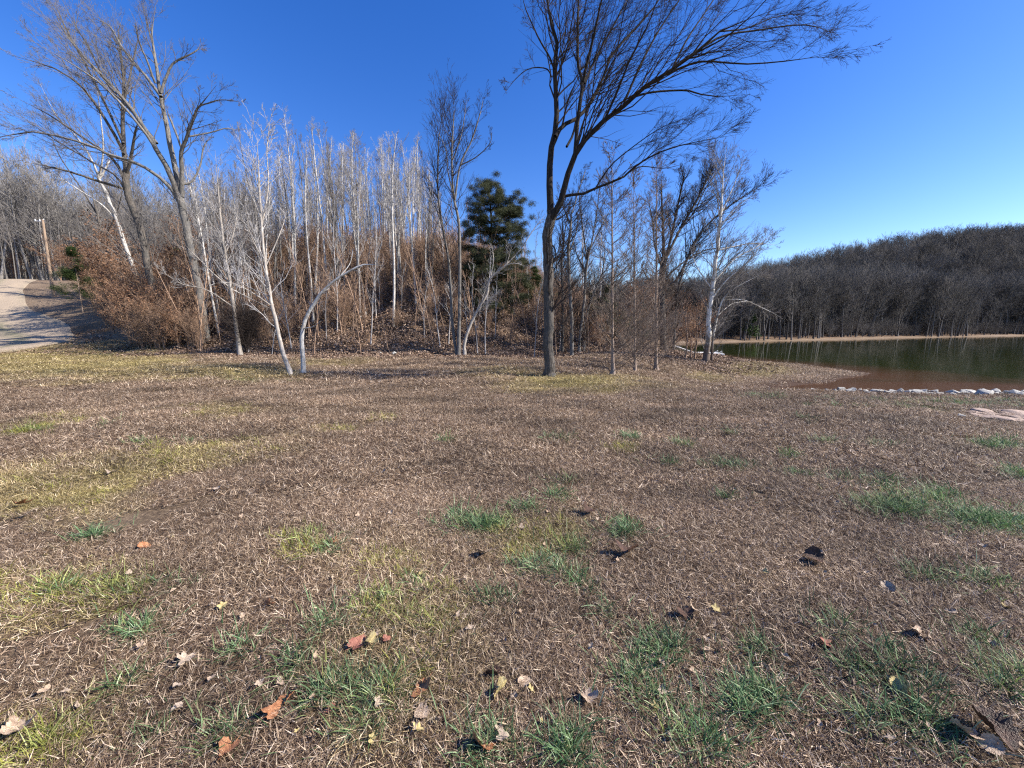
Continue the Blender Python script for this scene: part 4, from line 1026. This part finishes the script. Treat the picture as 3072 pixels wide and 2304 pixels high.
LM = dict(o=leafcol('orange brown leaf', (.26,.10,.042), (.48,.23,.11)), r=leafcol('red brown leaf', (.20,.07,.05), (.36,.16,.11)), t=leafcol('tan leaf', (.32,.22,.145), (.56,.43,.31)),
          w=leafcol('pale leaf', (.32,.24,.17), (.52,.42,.32)), y=leafcol('yellow tan leaf', (.36,.27,.10), (.56,.46,.22)), d=leafcol('dark brown leaf', (.035,.018,.012), (.10,.05,.03)))
BIG = [(1270,2090,'o',.062,(.35,.3),'orange fallen leaf standing up to the right of the big green tuft'),
 (875,2130,'o',.055,(.5,-.3),'folded orange brown leaf just left of the big green tuft in the near lawn'),
 (815,2185,'o',.058,(.45,.2),'light orange leaf below the folded orange one, left of the green tuft'),
 (1072,1955,'r',.07,(.2,.2),'pinkish brown leaf between yellow-green tufts in the near lawn'),
 (1110,1950,'y',.045,(.3,0),'small yellow leaf touching the pinkish brown one on its right'),
 (1160,1940,'r',.03,(.2,.3),'small dark red leaf right of the pinkish brown and yellow pair'),
 (985,2160,'r',.03,(.1,.4),'small red brown leaf below the big green tuft'),
 (1445,2275,'o',.065,(.5,.6),'orange brown curled leaf at the bottom edge near the middle'),
 (690,2292,'o',.05,(.2,.1),'orange leaf at the bottom edge under the left green tuft'),
 (1268,2155,'t',.05,(.1,.2),'pale tan leaf directly below the upright orange leaf'),
 (803,1835,'o',.035,(1.1,.2),'small orange leaf standing on edge with a black shadow'),
 (60,2228,'t',.075,(.2,.1),'broad pink tan leaf at the lower left corner'),
 (555,1998,'w',.05,(.2,.4),'torn whitish leaf in the left near lawn'),
 (540,2025,'w',.03,(.1,.2),'small whitish leaf piece just below the torn whitish leaf'),
 (535,2090,'w',.03,(.3,.2),'whitish curled leaf in open brown grass at the left'),
 (535,2145,'w',.032,(.2,.2),'whitish leaf lowest of the pale ones in the left near lawn'),
 (1510,2110,'y',.055,(.7,.2),'pair-side yellow tan leaf with dark hollow at its left'),
 (1485,2060,'d',.05,(.4,.5),'dark curled leaf above the yellow tan leaf near the middle'),
 (1568,2080,'t',.045,(.1,.1),'flat tan leaf right of the yellow tan leaf near the middle'),
 (1462,1685,'t',.085,(.8,.3),'upright tan leaf against green blades at mid lawn'),
 (1890,1675,'d',.10,(.3,-.2),'black-looking curled leaf with a pale stalk end at mid lawn'),
 (2430,1690,'d',.085,(.3,.2),'dark brown curled leaf in the right lawn'),
 (2060,1858,'d',.06,(.3,.2),'dark curled leaf with pale rim in the near lawn right of the middle'),
 (2078,1850,'t',.04,(.4,.2),'tan leaf against the dark curled leaf with pale rim'),
 (1760,1548,'d',.08,(.5,.2),'dark brown leaf lying alone at mid lawn'),
 (2655,1772,'w',.055,(.3,.4),'pale elongated leaf in the right lawn'),
 (2697,2080,'y',.055,(.4,.4),'yellow tan leaf under the green tuft at the right'),
 (2475,1958,'r',.04,(.4,.2),'small red leaf left of the green tuft at the right'),
 (2965,2225,'d',.085,(.25,.1),'large dark curled brown leaf near the lower right corner'),
 (2950,2262,'t',.045,(.6,.2),'tan leaf strip in front of the large dark leaf'),
 (2870,2250,'t',.055,(.6,.2),'orange tan leaf left of the large dark leaf'),
 (65,1532,'o',.09,(.7,.2),'orange leaf at the left edge of the lawn'),
 (68,1562,'w',.07,(.3,.2),'whitish leaf just below the orange one at the left edge'),
 (338,1432,'w',.08,(.3,.2),'pale grey-white leaf in the left lawn beside the yellow grass'),
 (435,1655,'o',.06,(.3,.1),'small orange leaf in the left middle lawn'),
 (1005,1640,'o',.03,(.2,.2),'tiny orange leaf right of a yellow-green tuft'),
 (2750,1925,'t',.06,(.5,.3),'tan curled leaf in the right near lawn'),
 (1760,2120,'t',.06,(.2,.2),'pale brown leaf half buried in dry grass near the middle bottom'),
 (660,1472,'w',.06,(.4,.2),'pale leaf by itself left of the middle lawn'),
 (1150,1425,'w',.05,(.4,.1),'small pale leaf in the middle of the lawn')]
for i, (px, py, c, s, (rx, ry), lb) in enumerate(BIG):
    q = G(px, py); o = link('fallen_leaf', leaf_mesh(700+i, random.choice([3, 5, 3, 1]), .65 if c != 'd' else .9, LM[c]), None, q+np.array([0, 0, .012+abs(rx)*s*.35]))
    o.scale = (s, s*random.uniform(.75, 1.05), s); o.rotation_euler = (rx, ry, random.uniform(0, 6.28)); o.scale = o.scale*.9; o.location.z += .010; tag(o, lb, 'leaf', 'fallen leaves on the near lawn')
small = [leaf_mesh(760+k, 3+(k % 3), .6, LM[c]) for k, c in enumerate('twttwyt')]
for i in range(150):
    py = 1200+1090*random.random()**.9; px = random.uniform(20, 3050); q = G(px, py)
    if shore(np.array([q[0]]), np.array([q[1]]))[0] < 1: continue
    s = random.uniform(.010, .026)*(1+.06*q[1]); o = link('small_leaf', random.choice(small), None, q+np.array([0, 0, .028]))
    o.scale = (s*random.uniform(.5, 1), s, s); o.rotation_euler = (random.uniform(-.5, .5), random.uniform(-.5, .5), random.uniform(0, 6.28))
    zn = ('far lawn' if py < 1400 else 'middle lawn' if py < 1800 else 'near lawn')+(', left third' if px < 1024 else ', middle third' if px < 2048 else ', right third')
    tag(o, 'small pale tan leaf scrap caught in dry grass of the '+zn, 'leaf', 'small leaf scraps, '+zn)

# ------------------------------------------------------------------ stones
def stone_mesh(seed, m, flat=.6):
    rg = np.random.default_rng(seed)
    me = bpy.data.meshes.new('stone'); import bmesh
    bm = bmesh.new(); p = rg.normal(size=(16, 3)); p /= np.linalg.norm(p, axis=1)[:, None]; p *= (.75+.35*rg.random(16))[:, None]; p[:, 2] *= flat
    for a in p: bm.verts.new(a)
    r = bmesh.ops.convex_hull(bm, input=bm.verts)
    bmesh.ops.delete(bm, geom=[v for v in bm.verts if not v.link_faces], context='VERTS')
    bmesh.ops.bevel(bm, geom=bm.edges[:], offset=.05, segments=1, affect='EDGES')
    bm.to_mesh(me); bm.free(); me.materials.append(m); return me
st_m = [stone_mesh(800+k, M['stone'], .65) for k in range(6)]
sl_m = [stone_mesh(820+k, M['slab'], .28) for k in range(5)]
for i in range(150):
    t = random.random(); px = 2440+t*680+random.uniform(-6, 6); py = 1172+t*12+random.gauss(1, 3.5)
    q = G(px, py); s = (.045+.13*random.random()**2)*(.8+.8*t)
    if math.sin(t*37)+.5*math.sin(t*91) > 1.05: continue
    o = link('shore_stone', random.choice(st_m), None, q+np.array([0, 0, s*.25])); o.scale = (s*random.uniform(.8, 1.6), s, s*random.uniform(.7, 1.1)); o.rotation_euler = (random.uniform(-.3, .3), random.uniform(-.3, .3), random.uniform(0, 6.28))
    tag(o, 'pale angular stone in the row along the bank above the muddy cove', 'stone', 'pale stones along the bank')
for i in range(26):
    px = random.uniform(2930, 3120); py = 1243+(px-2930)*.06+random.uniform(-12, 14)
    q = G(px, py); s = random.uniform(.10, .22)
    o = link('flat_stone', random.choice(sl_m), None, q+np.array([0, 0, s*.12])); o.scale = (s*1.5, s, s); o.rotation_euler = (random.uniform(-.15, .15), random.uniform(-.15, .15), random.uniform(0, 6.28))
    tag(o, 'flat pinkish tan stone bedded in the lawn at the right edge', 'stone', 'flat stones bedded in the lawn')
q = G(2882, 1254); o = link('round_stone', st_m[0], None, q+np.array([0, 0, .03])); o.scale = (.07, .06, .07); tag(o, 'small round white stone lying alone left of the flat tan stones', 'stone')
for i, (px, py) in enumerate([(860,960),(905,968),(865,965),(895,985),(1125,910),(1128,905),(1350,950),(1000,975),(935,1010),(1180,1065),(1140,1062),(1405,915),(780,985)]):
    q = G(px, py); s = random.uniform(.14, .24); o = link('bank_stone', st_m[i % 6], None, q+np.array([0, 0, s*.2])); o.scale = (s*1.3, s, s); o.rotation_euler = (0, .2, i)
    tag(o, 'pale stone sticking out of the leaves on the wooded bank', 'stone', 'stones on the bank')
# dark clod on the lawn near the cove
q = G(2165, 1158); o = link('dark_clod', stone_mesh(850, leafcol('dark soil', (.03,.018,.012), (.09,.055,.038)), .5), None, q+np.array([0, 0, .03])); o.scale = (.28, .16, .14); tag(o, 'dark lump of soil and leaves on the lawn near the cove', 'soil')
q = G(868, 1263); o = link('dark_clod', stone_mesh(851, leafcol('dark turf', (.05,.035,.022), (.12,.09,.05)), .4), None, q+np.array([0, 0, .02])); o.scale = (.2, .12, .1); tag(o, 'small dark turf lump in the left middle lawn', 'soil')

# fallen log behind the forked tree
def log(name, label, a, b, r, m=M['oak']):
    a = np.array(a); b = np.array(b); root = thing(name, label, 'log', a)
    t = np.linspace(0, 1, 8)[:, None]; p = (a*(1-t)+b*t)+np.random.default_rng(9).normal(size=(8, 3))*r*.2
    v, f = tubes(p[None], np.full((1, 8), r)*(1-.4*t[:, 0]), 10); link('bark', mesh_np('log', v-a, f, m), root)
    # sawn end disc
    T = unit(p[0]-p[1]); s = np.cross(T, [0, 0, 1.]); s = unit(s); u = np.cross(T, s); an = np.arange(12)*2*math.pi/12
    e = p[0]-a+T*.004; ring = e+r*.97*(np.cos(an)[:, None]*s+np.sin(an)[:, None]*u)
    me = bpy.data.meshes.new('cut_end'); me.from_pydata([tuple(k) for k in ring]+[tuple(k) for k in ring-T*.05], [], [list(range(12))]+[[i, (i+1) % 12, (i+1) % 12+12, i+12] for i in range(12)]); me.materials.append(M['cut']); link('cut_end', me, root)
p0 = G(1702, 1016); p1 = G(1738, 1030); log('fallen_log', 'short fallen log with pale sawn end behind the big forked tree', p0+np.array([0, 0, .16]), p1+np.array([0, 0, .05]), .09)

# ------------------------------------------------------------------ utility pole
def pole():
    y = 38.0; b = P(158, 876, y); zg = z1(b[0], y); top = P(128, 660, y)
    root = thing('utility_pole', 'leaning brown wooden utility pole beside the gravel road', 'pole', (b[0], y, zg-.1)); g = np.array([b[0], y, zg-.1])
    p = np.linspace(g, top, 12)[None]; v, f = tubes(p, np.linspace(.13, .09, 12)[None], 12); link('pole_shaft', mesh_np('pole_shaft', v-g, f, M['polewood']), root)
    an = np.arange(12)*math.pi/6; me = bpy.data.meshes.new('pole_cap'); me.from_pydata([tuple(top-g+np.array([.12*math.cos(a), .12*math.sin(a), 0])) for a in an]+[tuple(top-g+np.array([0, 0, .07]))], [], [[i, (i+1) % 12, 12] for i in range(12)]); me.materials.append(M['polewood']); link('pole_cap', me, root)
    c = top-g+np.array([0, 0, -.12]); ar = np.stack([c+np.array([-.85*t, .05, .03*t]) for t in np.linspace(-.15, 1, 5)])[None]
    v, f = tubes(ar, np.full((1, 5), .05), 4); link('bracket_arm', mesh_np('bracket_arm', v, f, M['metal']), root)
    for dx in (-.78, -.35, .02):
        t = np.linspace(0, 1, 7); q = np.stack([np.full(7, c[0]+dx), np.full(7, c[1]+.05), c[2]+.03+.2*t], -1)[None]
        v, f = tubes(q, np.array([[.02,.05,.035,.055,.035,.045,.02]]), 8); link('insulator', mesh_np('insulator', v, f, M['porc']), root)
pole()

# ------------------------------------------------------------------ floating dock
def box(c, s, m, name, parent, rz=0):
    x, y, z = np.array(s)/2; v = [(a*x, b*y, d*z) for a in (-1, 1) for b in (-1, 1) for d in (-1, 1)]
    f = [(0,1,3,2),(4,6,7,5),(0,4,5,1),(2,3,7,6),(0,2,6,4),(1,5,7,3)]
    me = bpy.data.meshes.new(name); me.from_pydata(v, [], f); me.materials.append(m); o = link(name, me, parent, c); o.rotation_euler = (0, 0, rz); return o
def dock():
    a = P(2088, 1067, 31.5); x0, y0 = a[0], 31.8
    root = thing('floating_dock', 'low grey floating dock on black floats at the lake edge behind the sycamore', 'dock', (x0+.9, y0, WATER))
    for k in range(13):
        box((-.9+.16*k, 0, .34), (.145, 1.9, .04), M['deck'], 'deck_plank', root)
    for sy in (-1, 1): box((.06, sy*.97, .25), (2.15, .05, .14), M['deck'], 'side_beam', root)
    for dx in (-.6, .65):
        for sy in (-.5, .5): box((dx, sy, .07), (.75, .7, .28), M['float'], 'float', root)
    for sy in (-.8, .8):
        t = np.linspace(0, 1, 9); p = np.stack([1.0+.28*np.sin(t*math.pi), np.full(9, sy*.4), .36-.5*t+.35*np.sin(t*math.pi)], -1)[None]
        v, f = tubes(p, np.full((1, 9), .022), 6); link('ladder_rail', mesh_np('ladder_rail', v, f, M['metal']), root)
    # gangway to the bank
    gw = thing('gangway', 'short pale gangway from the bank down to the floating dock', 'gangway', (x0-.55, y0-.3, WATER+.37))
    for sy in (-.3, .3):
        t = np.linspace(0, 1, 4)[:, None]; p = (np.array([.3, sy, .0])*(1-t)+np.array([-1.5, sy, .62])*t)[None]
        v, f = tubes(p, np.full((1, 4), .035), 6); link('gangway_rail', mesh_np('gangway_rail', v, f, M['metal']), gw)
    for k in range(9):
        u = k/8; o = box((.22-1.65*u, 0, .05+.57*u), (.15, .62, .03), M['deck'], 'gangway_plank', gw); o.rotation_euler = (0, .33, 0)
dock()

# a few long dead branches and stems lying in the lawn and bank
def twig(px, py, px2, py2, r, lb):
    a = G(px, py)+np.array([0, 0, r*1.2]); b = G(px2, py2)+np.array([0, 0, r*1.2]); rg = np.random.default_rng(int(px))
    t = np.linspace(0, 1, 9)[:, None]; p = a*(1-t)+b*t+rg.normal(size=(9, 3))*.02*np.linalg.norm(b-a)*np.array([1, 1, 0]); p[:, 2] = Z(p[:, 0], p[:, 1])+r*1.2+.01
    v, f = tubes(p[None], (r*(1-.7*t[:, 0]))[None], 6); o = link('fallen_branch', mesh_np('fallen_branch', v-a, f, M['grey_twig']), None, a); tag(o, lb, 'branch')
twig(598, 1080, 628, 1068, .02, 'short dead branch on the yellow grass at the left')
twig(1165, 1050, 1400, 1066, .03, 'long dead branch at the foot of the wooded bank')
twig(2580, 1312, 2690, 1298, .008, 'thin pale stem lying in the right lawn')
